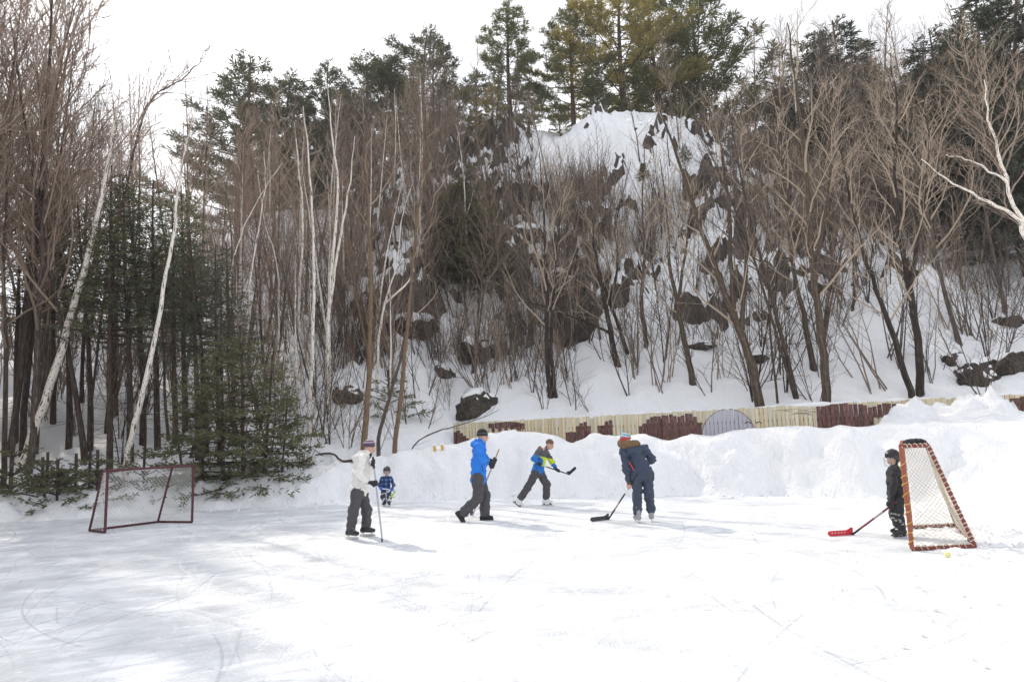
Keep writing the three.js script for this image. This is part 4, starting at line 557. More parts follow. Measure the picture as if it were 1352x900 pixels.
// ---------------------------------------------------------------- people
class Field {
  constructor(k = 0.04) { this.k = k; this.f = []; this.lo = V(1e9, 1e9, 1e9); this.hi = V(-1e9, -1e9, -1e9); this.cut = []; this.fold = null; }
  grow(p, r) { this.lo.min(V(p.x - r, p.y - r, p.z - r)); this.hi.max(V(p.x + r, p.y + r, p.z + r)); }
  cap(a, b, ra, rb = ra) { const bx = b.x - a.x, by = b.y - a.y, bz = b.z - a.z, l = Math.max(1e-9, bx * bx + by * by + bz * bz); this.grow(a, ra); this.grow(b, rb); this.f.push((x, y, z) => { const px = x - a.x, py = y - a.y, pz = z - a.z, t = clamp((px * bx + py * by + pz * bz) / l, 0, 1); return Math.hypot(px - bx * t, py - by * t, pz - bz * t) - (ra + (rb - ra) * t); }); return this; }
  chain(pts, r) { for (let i = 1; i < pts.length; i++) this.cap(pts[i - 1], pts[i], r[i - 1], r[i]); return this; }
  ell(c, B, rx, ry, rz) { this.grow(c, Math.max(rx, ry, rz)); this.f.push(this.E(c, B, rx, ry, rz)); return this; }
  E(c, B, rx, ry, rz) { const { s, u, f } = B; return (x, y, z) => { const px = x - c.x, py = y - c.y, pz = z - c.z, a = (px * s.x + py * s.y + pz * s.z) / rx, b = (px * u.x + py * u.y + pz * u.z) / ry, d = (px * f.x + py * f.y + pz * f.z) / rz, k0 = Math.hypot(a, b, d), k1 = Math.hypot(a / rx, b / ry, d / rz); return k1 < 1e-9 ? -Math.min(rx, ry, rz) : k0 * (k0 - 1) / k1; }; }
  minus(fn, k = 0.01) { this.cut.push([fn, k]); return this; }
  at(x, y, z) { let d = 1e9; const k = this.k; for (const f of this.f) { const b = f(x, y, z), h = Math.max(k - Math.abs(d - b), 0) / k; d = Math.min(d, b) - h * h * k / 4; } for (const [f, kk] of this.cut) { const b = -f(x, y, z), h = Math.max(kk - Math.abs(d - b), 0) / kk; d = Math.max(d, b) + h * h * kk / 4; } if (this.fold && d < 0.08) d += this.fold(x, y, z); return d; }
  mesh(cell, color) {
    const m = cell * 2, x0 = this.lo.x - m, y0 = this.lo.y - m, z0 = this.lo.z - m, nx = Math.ceil((this.hi.x + m - x0) / cell) + 1, ny = Math.ceil((this.hi.y + m - y0) / cell) + 1, nz = Math.ceil((this.hi.z + m - z0) / cell) + 1, G = new Float32Array(nx * ny * nz);
    for (let k = 0, q = 0; k < nz; k++) for (let j = 0; j < ny; j++) for (let i = 0; i < nx; i++) G[q++] = this.at(x0 + i * cell, y0 + j * cell, z0 + k * cell);
    const id = new Int32Array(nx * ny * nz).fill(-1), P = [], I = [], C = [], off = [0, 1, nx, nx + 1, nx * ny, nx * ny + 1, nx * ny + nx, nx * ny + nx + 1], edges = [[0, 1], [2, 3], [4, 5], [6, 7], [0, 2], [1, 3], [4, 6], [5, 7], [0, 4], [1, 5], [2, 6], [3, 7]];
    for (let k = 0; k < nz - 1; k++) for (let j = 0; j < ny - 1; j++) for (let i = 0; i < nx - 1; i++) {
      const b = (k * ny + j) * nx + i; let s = 0; for (let q = 0; q < 8; q++) if (G[b + off[q]] < 0) s |= 1 << q; if (s === 0 || s === 255) continue;
      let n = 0, x = 0, y = 0, z = 0; for (const [a, c] of edges) { const ga = G[b + off[a]], gc = G[b + off[c]]; if (ga < 0 === gc < 0) continue; const t = ga / (ga - gc); x += (a & 1) + ((c & 1) - (a & 1)) * t; y += (a >> 1 & 1) + ((c >> 1 & 1) - (a >> 1 & 1)) * t; z += (a >> 2) + ((c >> 2) - (a >> 2)) * t; n++; }
      id[b] = P.length / 3; const X = x0 + (i + x / n) * cell, Y = y0 + (j + y / n) * cell, Z = z0 + (k + z / n) * cell; P.push(X, Y, Z); if (color) C.push(...color(X, Y, Z));
    }
    const quad = (a, b, c, d, flip) => { if (a < 0 || b < 0 || c < 0 || d < 0) return; flip ? I.push(a, c, b, a, d, c) : I.push(a, b, c, a, c, d); };
    for (let k = 1; k < nz - 1; k++) for (let j = 1; j < ny - 1; j++) for (let i = 1; i < nx - 1; i++) {
      const b = (k * ny + j) * nx + i, g = G[b] < 0;
      if (g !== G[b + 1] < 0) quad(id[b - nx - nx * ny], id[b - nx * ny], id[b], id[b - nx], !g);
      if (g !== G[b + nx] < 0) quad(id[b - 1 - nx * ny], id[b - 1], id[b], id[b - nx * ny], !g);
      if (g !== G[b + nx * ny] < 0) quad(id[b - 1 - nx], id[b - nx], id[b], id[b - 1], !g);
    }
    const geo = new THREE.BufferGeometry(); geo.setAttribute('position', new THREE.Float32BufferAttribute(P, 3)); if (color) geo.setAttribute('color', new THREE.Float32BufferAttribute(C, 3)); geo.setIndex(I); geo.computeVertexNormals(); return geo;
  }
}
const basis = (f, u = V(0, 1, 0)) => { f = f.clone().normalize(); const s = V(0, 0, 0).crossVectors(u, f).normalize(); return { f, s, u: V(0, 0, 0).crossVectors(f, s) }; };
const inB = (c, B, s, u, f) => c.clone().addScaledVector(B.s, s).addScaledVector(B.u, u).addScaledVector(B.f, f);
const folds = (amp, fx = 16, fy = 9) => (x, y, z) => amp * (n3(x * fx, y * fy, z * fx) + 0.5 * n3(x * fx * 2.3, y * fy * 2.3, z * fx * 2.3)) + amp * 0.7 * Math.sin(y * 46 + 3 * n3(x * 5, y * 5, z * 5));
const vc = (rough = 0.85) => new THREE.MeshStandardMaterial({ vertexColors: true, roughness: rough });
const SKIN = [0.55, 0.33, 0.25];
function headField(F, c, B, k) { // c: middle of the head
  F.ell(inB(c, B, 0, 0.025 * k, -0.012 * k), B, 0.076 * k, 0.092 * k, 0.096 * k).ell(inB(c, B, 0, -0.045 * k, 0.02 * k), B, 0.058 * k, 0.07 * k, 0.068 * k);
  F.cap(inB(c, B, 0, 0.012 * k, 0.088 * k), inB(c, B, 0, -0.028 * k, 0.106 * k), 0.009 * k, 0.014 * k).cap(inB(c, B, -0.018 * k, -0.062 * k, 0.082 * k), inB(c, B, 0.018 * k, -0.062 * k, 0.082 * k), 0.011 * k);
  for (const s of [-1, 1]) { F.ell(inB(c, B, 0.078 * s * k, -0.01 * k, -0.005 * k), B, 0.012 * k, 0.03 * k, 0.018 * k); F.minus(F.E(inB(c, B, 0.032 * s * k, 0.01 * k, 0.096 * k), B, 0.017 * k, 0.011 * k, 0.013 * k), 0.012 * k); }
}
const faceColor = (c, B, k) => (x, y, z) => { const p = V(x, y, z).sub(c), s = p.dot(B.s) / k, u = p.dot(B.u) / k, f = p.dot(B.f) / k; if (f > 0.05) { if (Math.abs(Math.abs(s) - 0.032) < 0.013 && Math.abs(u - 0.01) < 0.008) return [0.05, 0.04, 0.035]; if (Math.abs(Math.abs(s) - 0.032) < 0.02 && Math.abs(u - 0.035) < 0.007) return [0.18, 0.11, 0.07]; if (Math.abs(s) < 0.025 && Math.abs(u + 0.062) < 0.009) return [0.5, 0.19, 0.16]; if (Math.abs(Math.abs(s) - 0.045) < 0.02 && Math.abs(u + 0.03) < 0.022) return [0.6, 0.3, 0.23]; } return SKIN; };
// a hand closed round a shaft: palm, four fingers of unequal length and a thumb
function gripField(F, c, axis_, from, k = 1, glove = 1) {
  const a = axis_.clone().normalize(), w = from.clone().sub(c); w.addScaledVector(a, -w.dot(a)).normalize(); const n = V(0, 0, 0).crossVectors(a, w), R0 = 0.026 * k, r = 0.0095 * k * glove;
  const P = (along_, ang, rad) => c.clone().addScaledVector(a, along_ * k).addScaledVector(w, Math.cos(ang) * rad).addScaledVector(n, Math.sin(ang) * rad);
  F.cap(P(-0.034, 0.3, R0 + 0.012 * k), P(0.034, 0.3, R0 + 0.012 * k), 0.018 * k * glove).cap(P(0, 0.1, R0 + 0.02 * k), from.clone().lerp(c, 0.35), 0.026 * k * glove, 0.028 * k * glove);
  [[-0.036, 0.85], [-0.013, 1], [0.01, 1.05], [0.033, 0.92]].forEach(([o, l]) => { const pts = [], rr = []; for (let q = 0; q <= 4; q++) { pts.push(P(o, 0.5 + q * 0.85 * l, R0)); rr.push(r * (1.1 - 0.06 * q)); } F.chain(pts, rr); });
  F.chain([P(0.03, 0.2, R0 + 0.014 * k), P(0.052, -0.7, R0 + 0.006 * k), P(0.05, -1.7, R0)], [r * 1.35, r * 1.2, r]);
}
function looseHand(F, wrist, dir, palmSide, k = 1, glove = 1) { // relaxed, slightly curled
  const B = basis(dir, palmSide), r = 0.0095 * k * glove, base = inB(wrist, B, 0, 0, 0.05 * k); F.ell(base, B, 0.042 * k * glove, 0.018 * k * glove, 0.052 * k);
  [-0.03, -0.01, 0.011, 0.031].forEach((o, i) => { const l = [0.8, 1, 1.05, 0.95][i] * k, a = inB(base, B, o * k, 0, 0.042 * k), b = inB(a, B, 0, 0.012 * l, 0.034 * l), c = inB(b, B, 0, 0.024 * l, 0.022 * l); F.chain([a, b, c], [r * 1.1, r, r * 0.85]); });
  F.chain([inB(base, B, 0.034 * k, 0.002, -0.02 * k), inB(base, B, 0.062 * k, 0.012 * k, 0.012 * k), inB(base, B, 0.066 * k, 0.022 * k, 0.042 * k)], [r * 1.4, r * 1.15, r]);
}
function shoe(t, ankle, dir, k, o) { // dir: level direction of the toes; sole at ankle.y - lift
  const sole = ankle.clone().addScaledVector(V(0, 1, 0), -0.0), B = basis(dir, o.tilt || V(0, 1, 0)), F = new Field(0.03 * k), y = -o.drop * k + 0.03 * k;
  F.cap(inB(sole, B, 0, y, -0.06 * k), inB(sole, B, 0, y - 0.004 * k, 0.13 * k), 0.042 * k, 0.036 * k).cap(inB(sole, B, 0, y + 0.005, 0.05 * k), inB(sole, B, 0, 0.05 * k, -0.015 * k), 0.05 * k, 0.05 * k).cap(inB(sole, B, 0, y, -0.05 * k), inB(sole, B, 0, 0.09 * k, -0.015 * k), 0.04 * k, 0.052 * k);
  const bottom = y - 0.036 * k; F.minus((x, yy, z) => { const p = (x - sole.x) * B.u.x + (yy - sole.y) * B.u.y + (z - sole.z) * B.u.z; return p - bottom; }, 0.006);
  const g = new THREE.Group(); g.name = o.name; t.add(g); const f = part(g, 'upper', F.mesh(0.009 * Math.max(0.8, k)), o.upper);
  for (let q = 0; q < 4; q++) { const a = inB(sole, B, -0.03 * k, lerp(y + 0.045 * k, 0.06 * k, q / 3), lerp(0.085, 0.042, q / 3) * k), b = inB(sole, B, 0.03 * k, lerp(y + 0.045 * k, 0.06 * k, q / 3), lerp(0.085, 0.042, q / 3) * k); part(g, 'lace', new Geo().tube([a, b], [0.005 * k, 0.005 * k], 5).build(), o.lace); }
  if (o.skate) {
    const hold = new Geo(), P = (s, u, ff) => inB(sole, B, s * k, bottom + u * k, ff * k);
    hold.tube([P(0, 0.004, 0.1), P(0, -0.03, 0.1)], [0.024 * k, 0.012 * k], 8).tube([P(0, 0.004, -0.05), P(0, -0.03, -0.05)], [0.024 * k, 0.012 * k], 8).tube([P(0, -0.03, -0.1), P(0, -0.034, 0.02), P(0, -0.03, 0.15)], [0.009 * k, 0.01 * k, 0.009 * k], 6); part(g, 'holder', hold.build(), o.holder);
    const sh = new THREE.Shape(); sh.moveTo(-0.115 * k, 0); sh.lineTo(0.16 * k, 0); sh.quadraticCurveTo(0.175 * k, -0.012 * k, 0.145 * k, -0.026 * k); sh.lineTo(-0.105 * k, -0.026 * k); sh.quadraticCurveTo(-0.12 * k, -0.015 * k, -0.115 * k, 0);
    const bl = new THREE.ExtrudeGeometry(sh, { depth: 0.004 * k, bevelEnabled: false }); bl.translate(0, -0.034 * k, -0.002 * k); const m = part(g, 'blade', bl, M.steel); m.quaternion.setFromRotationMatrix(new THREE.Matrix4().makeBasis(B.f, B.u, B.s.clone().negate())); m.position.copy(P(0, 0, 0));
  } else { const so = new Field(0.01); so.cap(inB(sole, B, 0, bottom + 0.004, -0.06 * k), inB(sole, B, 0, bottom + 0.004, 0.135 * k), 0.044 * k, 0.04 * k); so.minus((x, yy, z) => { const p = (x - sole.x) * B.u.x + (yy - sole.y) * B.u.y + (z - sole.z) * B.u.z; return Math.min(p - (bottom - 0.016), 1) ; }, 0.003).minus((x, yy, z) => { const p = (x - sole.x) * B.u.x + (yy - sole.y) * B.u.y + (z - sole.z) * B.u.z; return bottom + 0.012 - p; }, 0.003); part(g, 'sole', so.mesh(0.008), mat([0.03, 0.03, 0.03], 0.9)); }
  return f;
}
M.steel = mat([0.6, 0.62, 0.65], 0.25, { metalness: 1 }); M.blackCloth = mat([0.022, 0.022, 0.025], 0.85); M.blackShiny = mat([0.02, 0.02, 0.023], 0.3); M.whitePlastic = mat([0.75, 0.76, 0.77], 0.4); M.greyLeather = mat([0.32, 0.32, 0.34], 0.6); M.greyPants = mat([0.07, 0.066, 0.072], 0.85); M.slatePants = mat([0.045, 0.06, 0.092], 0.85);
// figure: J holds joints in world space; made relative to the point under the pelvis
function figure(label, J, o) {
  const base = V(J.pelvis.x, 0, J.pelvis.z), t = thing('person', label, 'person', [base.x, 0, base.z]); const j = {}; for (const k in J) j[k] = J[k].clone().sub(base); const k = o.k; for (const s of ['L', 'R']) if (!o['tilt' + s]) j['an' + s].y = (o.shoes.skate ? 0.172 : 0.122) * (o.footK || k);
  const HB = basis(o.face, o.headUp || V(0, 1, 0)), body = new Field(0.05 * k), hk = o.headK || k;
  const neckTop = inB(j.head, HB, 0, -0.07 * hk, -0.02 * hk), chest = j.shL.clone().lerp(j.shR, 0.5);
  body.cap(neckTop, chest.clone().add(V(0, 0.02, 0)), 0.052 * k, 0.06 * k).cap(chest, j.pelvis, 0.1 * k, 0.1 * k).cap(j.shL, j.shR, 0.05 * k).cap(j.hipL, j.hipR, 0.08 * k);
  for (const s of ['L', 'R']) { body.chain([j['sh' + s], j['el' + s], j['wr' + s]], [0.048 * k, 0.038 * k, 0.028 * k]); body.chain([j['hip' + s], j['kn' + s], j['an' + s]], [0.075 * k, 0.055 * k, 0.04 * k]); }
  const hf = new Field(0.02 * hk); headField(hf, j.head, HB, hk); hf.cap(neckTop, neckTop.clone().lerp(chest, 0.3), 0.052 * k);
  const geos = [body.mesh(0.02 * k, () => SKIN), hf.mesh(0.0055 * hk, faceColor(j.head, HB, hk))];
  const bare = new Field(0.008); let bareAny = false; for (const s of ['L', 'R']) if (o['bare' + s]) { o['bare' + s](bare, j); bareAny = true; } if (bareAny) geos.push(bare.mesh(0.005, () => SKIN));
  part(t, 'body', mergeGeometries(geos), vc(0.6));
  // trousers
  const tr = new Field(0.05 * k); tr.cap(j.hipL, j.hipR, 0.115 * k).cap(j.pelvis, j.pelvis.clone().lerp(chest, 0.25), 0.125 * k); const tw = o.legs || [0.105, 0.083, 0.082];
  for (const s of ['L', 'R']) tr.chain([j['hip' + s], j['kn' + s], j['an' + s].clone().lerp(j['kn' + s], o.shoes.skate ? 0.14 : 0.1)], tw.map(r => r * k)); tr.fold = folds(0.009 * k, 13, 8); part(t, 'trousers', tr.mesh(0.013 * Math.max(k, 0.75), o.trouserColor), o.trousers);
  // jacket
  const ja = new Field(0.06 * k), hem = j.pelvis.clone().lerp(chest, o.hem ?? 0), B = o.girth || 1;
  ja.cap(j.shL.clone().lerp(j.shR, 0.12), j.shR.clone().lerp(j.shL, 0.12), 0.085 * k).cap(chest.clone().lerp(j.pelvis, 0.15), chest.clone().lerp(j.pelvis, 0.6), 0.135 * k * B, 0.14 * k * B).cap(j.hipL.clone().lerp(hem, 0.3).setY(hem.y), j.hipR.clone().lerp(hem, 0.3).setY(hem.y), 0.13 * k * B).cap(chest.clone().lerp(j.pelvis, 0.5), hem, 0.14 * k * B, 0.145 * k * B).cap(chest, chest.clone().lerp(neckTop, 0.75), 0.085 * k, o.collar ? 0.078 * k : 0.066 * k);
  for (const s of ['L', 'R']) { const sh = j['sh' + s], el = j['el' + s], wr = j['wr' + s]; ja.chain([sh, el, wr.clone().lerp(el, 0.1)], [0.074 * k, 0.062 * k, 0.05 * k]); }
  if (o.jacketMore) o.jacketMore(ja, j, k); ja.fold = folds(0.012 * k, 11, 8);
  { const axisN = chest.clone().sub(hem).normalize(), c0 = hem.clone().addScaledVector(axisN, -(o.skirt ?? 0.07) * k); const legCut = (x, y, z) => (x - c0.x) * axisN.x + (y - c0.y) * axisN.y + (z - c0.z) * axisN.z; const arms = new Field(0.01); for (const s of ['L', 'R']) arms.chain([j['sh' + s], j['el' + s], j['wr' + s]], [0.09 * k, 0.08 * k, 0.07 * k]); ja.minus((x, y, z) => Math.max(legCut(x, y, z), -arms.at(x, y, z)), 0.015); }
  part(t, 'jacket', ja.mesh(0.0125 * Math.max(k, 0.75), o.jacketColor && ((x, y, z) => o.jacketColor(V(x, y, z), j, chest))), o.jacket);
  if (o.extra) o.extra(t, j, HB, hk, chest, k);
  for (const s of ['L', 'R']) if (o['glove' + s]) { const g = new Field(0.012); o['glove' + s](g, j); g.cap(j['wr' + s], j['wr' + s].clone().lerp(j['el' + s], 0.16), 0.038 * k, 0.045 * k); part(t, 'glove', g.mesh(0.007), o.gloves); }
  for (const s of ['L', 'R']) shoe(t, j['an' + s], o['toe' + s], o.footK || k, { ...o.shoes, tilt: o['tilt' + s] });
  return { t, j, base };
}
function beanie(t, c, B, k, color, cuff = true, pom) { const F = new Field(0.02); F.ell(inB(c, B, 0, 0.05 * k, -0.014 * k), B, 0.092 * k, 0.1 * k, 0.11 * k); F.minus((x, y, z) => ((x - c.x) * B.u.x + (y - c.y) * B.u.y + (z - c.z) * B.u.z) - 0.01 * k, 0.004); if (pom) F.cap(inB(c, B, 0, 0.14 * k, -0.02 * k), inB(c, B, 0, 0.165 * k, -0.03 * k), 0.045 * k, 0.022 * k); F.fold = (x, y, z) => 0.002 * Math.sin(Math.atan2((x - c.x), (z - c.z)) * 34); const h = part(t, 'hat', F.mesh(0.007, color), vc(0.95)); if (cuff) { const pts = []; for (let a = 0; a <= 24; a++) { const q = a / 24 * 2 * Math.PI; pts.push(inB(c, B, Math.sin(q) * 0.086 * k, 0.022 * k + 0.004 * Math.cos(q), -0.014 * k + Math.cos(q) * 0.1 * k)); } part(h, 'cuff', new Geo().tube(pts, pts.map(() => 0.014 * k), 8, false).build(), mat(color(0, 1e4, 0), 0.95)); } return h; }
function helmet(t, c, B, k, shellMat, cage) { const F = new Field(0.02); F.ell(inB(c, B, 0, 0.035 * k, -0.015 * k), B, 0.102 * k, 0.108 * k, 0.125 * k).ell(inB(c, B, 0, -0.01 * k, -0.04 * k), B, 0.1 * k, 0.09 * k, 0.095 * k); F.minus(F.E(inB(c, B, 0, -0.075 * k, 0.1 * k), B, 0.085 * k, 0.1 * k, 0.12 * k), 0.015).minus((x, y, z) => ((x - c.x) * B.u.x + (y - c.y) * B.u.y + (z - c.z) * B.u.z) + 0.085 * k, 0.01).minus(F.E(inB(c, B, 0, 0.0, 0), B, 0.086 * k, 0.094 * k, 0.104 * k), 0.006); const h = part(t, 'helmet', F.mesh(0.006), shellMat);
  for (const s of [-1, 0, 1]) { const a = inB(c, B, s * 0.04 * k, 0.14 * k - Math.abs(s) * 0.012, -0.05 * k), b = inB(c, B, s * 0.04 * k, 0.138 * k - Math.abs(s) * 0.012, 0.02 * k); part(h, 'ridge', new Geo().tube([a, b], [0.009 * k, 0.009 * k], 6).build(), shellMat); }
  if (cage) { const g = new Geo(); for (let q = 0; q < 6; q++) { const u = lerp(0.02, -0.12, q / 5), pts = []; for (let a = -6; a <= 6; a++) { const an = a / 6 * 1.35; pts.push(inB(c, B, Math.sin(an) * 0.1 * k, u * k, (0.03 + Math.cos(an) * 0.115 - (q === 5 ? 0.02 : 0)) * k)); } g.tube(pts, pts.map(() => 0.0026 * k), 4, false); } for (let a = -3; a <= 3; a++) { const an = a / 3 * 1.0, pts = []; for (let q = 0; q < 6; q++) pts.push(inB(c, B, Math.sin(an) * 0.1 * k, lerp(0.02, -0.12, q / 5) * k, (0.03 + Math.cos(an) * 0.115 - (q === 5 ? 0.02 : 0)) * k)); g.tube(pts, pts.map(() => 0.0026 * k), 4, false); } part(h, 'cage', g.build(), M.steel); } return h; }
// hockey stick from butt to heel, blade from heel along bladeDir
function hockeyStick(name, label, butt, heel, toe, o) {
  const t = thing(name, label, 'hockey stick', [heel.x, heel.y, heel.z]), b = butt.clone().sub(heel), e = toe.clone().sub(heel); const dir = b.clone().normalize(), L = b.length();
  for (const [f0, f1, m, n] of o.bands) part(t, n || 'shaft', new Geo().tube([dir.clone().multiplyScalar(L * f0), dir.clone().multiplyScalar(L * f1)], [0.0145 * o.k, 0.0145 * o.k], 6).build(), m);
  const B = basis(e.clone().normalize(), o.bladeUp || V(0, 1, 0)), bl = e.length(), sh = new THREE.Shape(), h = 0.068 * o.k; sh.moveTo(-0.02, h * 0.15); sh.lineTo(0, 0); sh.lineTo(bl * 0.9, 0); sh.quadraticCurveTo(bl + 0.02, h * 0.4, bl * 0.94, h); sh.lineTo(bl * 0.25, h * 0.98); sh.quadraticCurveTo(0.05, h * 1.05, 0.0, h * 1.5); sh.lineTo(-0.028, h * 1.4); sh.closePath();
  const g = new THREE.ExtrudeGeometry(sh, { depth: 0.008, bevelEnabled: true, bevelSize: 0.002, bevelThickness: 0.002, bevelSegments: 1, curveSegments: 8 }), P = g.attributes.position; for (let i = 0; i < P.count; i++) P.setZ(i, P.getZ(i) + 0.03 * Math.pow(Math.max(0, P.getX(i) / bl), 2)); g.computeVertexNormals();
  const m = part(t, 'blade', g, o.blade); m.quaternion.setFromRotationMatrix(new THREE.Matrix4().makeBasis(B.f, B.u, B.s.clone().negate())); m.position.y = 0.002;
  if (o.dots) for (let q = 0; q < 5; q++) { const d = part(m, 'hole', new THREE.CylinderGeometry(0.008, 0.008, 0.022, 10), M.whitePlastic); d.rotation.x = Math.PI / 2; d.position.set(bl * (0.3 + 0.13 * q), h * 0.6, 0.004 + 0.03 * (0.3 + 0.13 * q) ** 2); }
  return t;
}
const rgb = (r, g, b) => [r, g, b];
// 1 the woman in white with an upright stick
{
  const D = -onIce(468, 710).z, P = (x, y, dd) => pix(x, y, D + (dd || 0));
  const J = { head: P(488, 590.5, 0), shR: P(477, 606, -0.17), shL: P(481, 605, 0.16), elR: P(474, 627, -0.24), wrR: P(488, 637.5, -0.16), elL: P(487, 626, 0.17), wrL: P(491.5, 614.5, 0.05), pelvis: P(474, 645, 0), hipR: P(472, 650, -0.09), hipL: P(477, 650, 0.09), knR: P(466.5, 675, -0.16), anR: P(463, 699.5, -0.12), knL: P(484, 674, 0.12), anL: P(483, 697, 0.16) };
  const stickTop = P(492.5, 606, -0.06), foot = onIce(504.4, 715.5); J.wrR.lerp(J.elR, 0.1);
  const ax = stickTop.clone().sub(foot), hand = y => foot.clone().addScaledVector(ax, (y - foot.y) / ax.y);
  const hi = hand(pix(493, 610.5, D).y), lo = hand(pix(494, 637, D).y);
  const { base } = figure('person in a white jacket, dark trousers and striped hat holding a stick upright', J, { k: 0.93, face: V(1, -0.02, 0.25), girth: 1.02, hem: -0.06, trousers: M.greyPants, jacket: mat([0.74, 0.73, 0.7], 0.8), collar: true, gloves: M.blackCloth, toeR: V(0.9, 0, 0.45), toeL: V(1, 0, 0.15), footK: 1.02, legs: [0.108, 0.086, 0.088],
    shoes: { name: 'ice_skate', drop: 0.105, upper: M.blackShiny, lace: M.whitePlastic, holder: M.whitePlastic, skate: true }, gloveR: (g, j) => gripField(g, lo.clone().sub(base_()), ax, j.wrR, 1, 1.25), gloveL: (g, j) => gripField(g, hi.clone().sub(base_()), ax, j.wrL, 1, 1.25),
    jacketMore: (ja, j, k) => { const c = j.shL.clone().lerp(j.shR, 0.5); ja.cap(c.clone().add(V(-0.12, 0.0, 0)), c.clone().add(V(-0.04, 0.06, 0)), 0.07 * k); },
    extra: (t, j, HB, hk) => { beanie(t, j.head, HB, hk, (x, y, z) => { if (y > 1e3) return [0.1, 0.085, 0.11]; const u = (y - j.head.y) / hk; return u < 0.05 ? [0.06, 0.05, 0.06] : (Math.floor(u / 0.014) % 3 === 0 ? [0.55, 0.5, 0.56] : Math.floor(u / 0.014) % 3 === 1 ? [0.2, 0.08, 0.15] : [0.06, 0.05, 0.06]); }); const n = new Field(0.02); n.cap(inB(j.head, HB, 0, -0.115 * hk, -0.025), inB(j.head, HB, 0, -0.14 * hk, -0.03), 0.068 * hk); part(t, 'neck_warmer', n.mesh(0.01), M.blackCloth); } });
  function base_() { return V(J.pelvis.x, 0, J.pelvis.z); }
  const t = thing('hockey_stick', 'grey stick held upright by the person in the white jacket', 'stick', [foot.x, 0, foot.z]); const top = ax.clone().multiplyScalar(1.02); part(t, 'shaft', new Geo().tube([V(0, 0.05, 0), top], [0.014, 0.014], 8).build(), mat([0.45, 0.46, 0.5], 0.35, { metalness: 0.5 })); part(t, 'grip', new Geo().tube([top.clone().multiplyScalar(0.86), top.clone().multiplyScalar(1.005)], [0.018, 0.018], 8).build(), M.blackCloth); part(t, 'tip', new Geo().tube([V(0, 0.003, 0), V(ax.x * 0.05, 0.06, ax.z * 0.05)], [0.011, 0.016], 8).build(), M.blackCloth);
}
// 2 the toddler behind her
{
  const D = -onIce(511, 668).z, P = (x, y, dd) => pix(x, y, D + (dd || 0)), k = 0.6;
  const J = { head: P(510.5, 622, -0.06), shR: P(504, 631.5, 0), shL: P(516, 631.5, 0), elR: P(500.5, 640, -0.05), wrR: P(502.5, 645.5, -0.16), elL: P(519.5, 640, -0.05), wrL: P(517, 646.5, -0.16), pelvis: P(509.5, 647, 0.03), hipR: P(507, 648.5, 0), hipL: P(512.5, 648.5, 0), knR: P(505.5, 656, -0.12), anR: P(507.5, 662.8, 0), knL: P(514, 656, -0.12), anL: P(513.5, 663, -0.08) };
  const base = V(J.pelvis.x, 0, J.pelvis.z), sa = P(500, 644.2, -0.2), sb = P(521.5, 647.2, -0.2), ax = sb.clone().sub(sa);
  figure('small child in a blue plaid jacket and dark helmet crouching on the ice', J, { k, headK: 0.86, footK: 0.66, face: V(0.02, -0.12, 1), girth: 1.12, trousers: vc(0.85), trouserColor: (x, y, z) => n3(x * 9, y * 9, z * 9) > 0.25 ? [0.6, 0.62, 0.66] : [0.035, 0.04, 0.06], legs: [0.115, 0.1, 0.1], jacket: vc(0.85), gloves: mat([0.03, 0.12, 0.5], 0.8), toeR: V(-0.3, 0, 1), toeL: V(0.4, 0, 1), shoes: { name: 'ice_skate', drop: 0.105, upper: M.blackShiny, lace: M.whitePlastic, holder: M.whitePlastic, skate: true },
    jacketColor: p => { const a = Math.sin(p.x * 62) > 0.3, b = Math.sin(p.y * 62) > 0.3; return a && b ? [0.14, 0.2, 0.32] : a || b ? [0.02, 0.075, 0.25] : [0.012, 0.025, 0.065]; },
    gloveR: (g, j) => gripField(g, sa.clone().lerp(sb, 0.12).sub(base), ax, j.wrR, 0.75, 1.4), gloveL: (g, j) => gripField(g, sa.clone().lerp(sb, 0.8).sub(base), ax, j.wrL, 0.75, 1.4), extra: (t, j, HB, hk) => helmet(t, j.head, HB, hk, mat([0.05, 0.04, 0.05], 0.4), true) });
  const t = thing('toy_stick', 'short white stick held level by the crouching child', 'stick', [sa.x, sa.y, sa.z]); part(t, 'shaft', new Geo().tube([V(-0.02, 0, 0), ax.clone().multiplyScalar(1.06)], [0.012, 0.012], 8).build(), M.whitePlastic); part(t, 'blade', new Geo().tube([ax.clone().multiplyScalar(1.0), ax.clone().add(V(-0.02, -0.06, 0)), ax.clone().add(V(-0.1, -0.15, 0.01)), ax.clone().add(V(-0.02, -0.16, 0.01))], [0.012, 0.02, 0.028, 0.02], 8).build(), mat([0.4, 0.62, 0.08], 0.5));
}
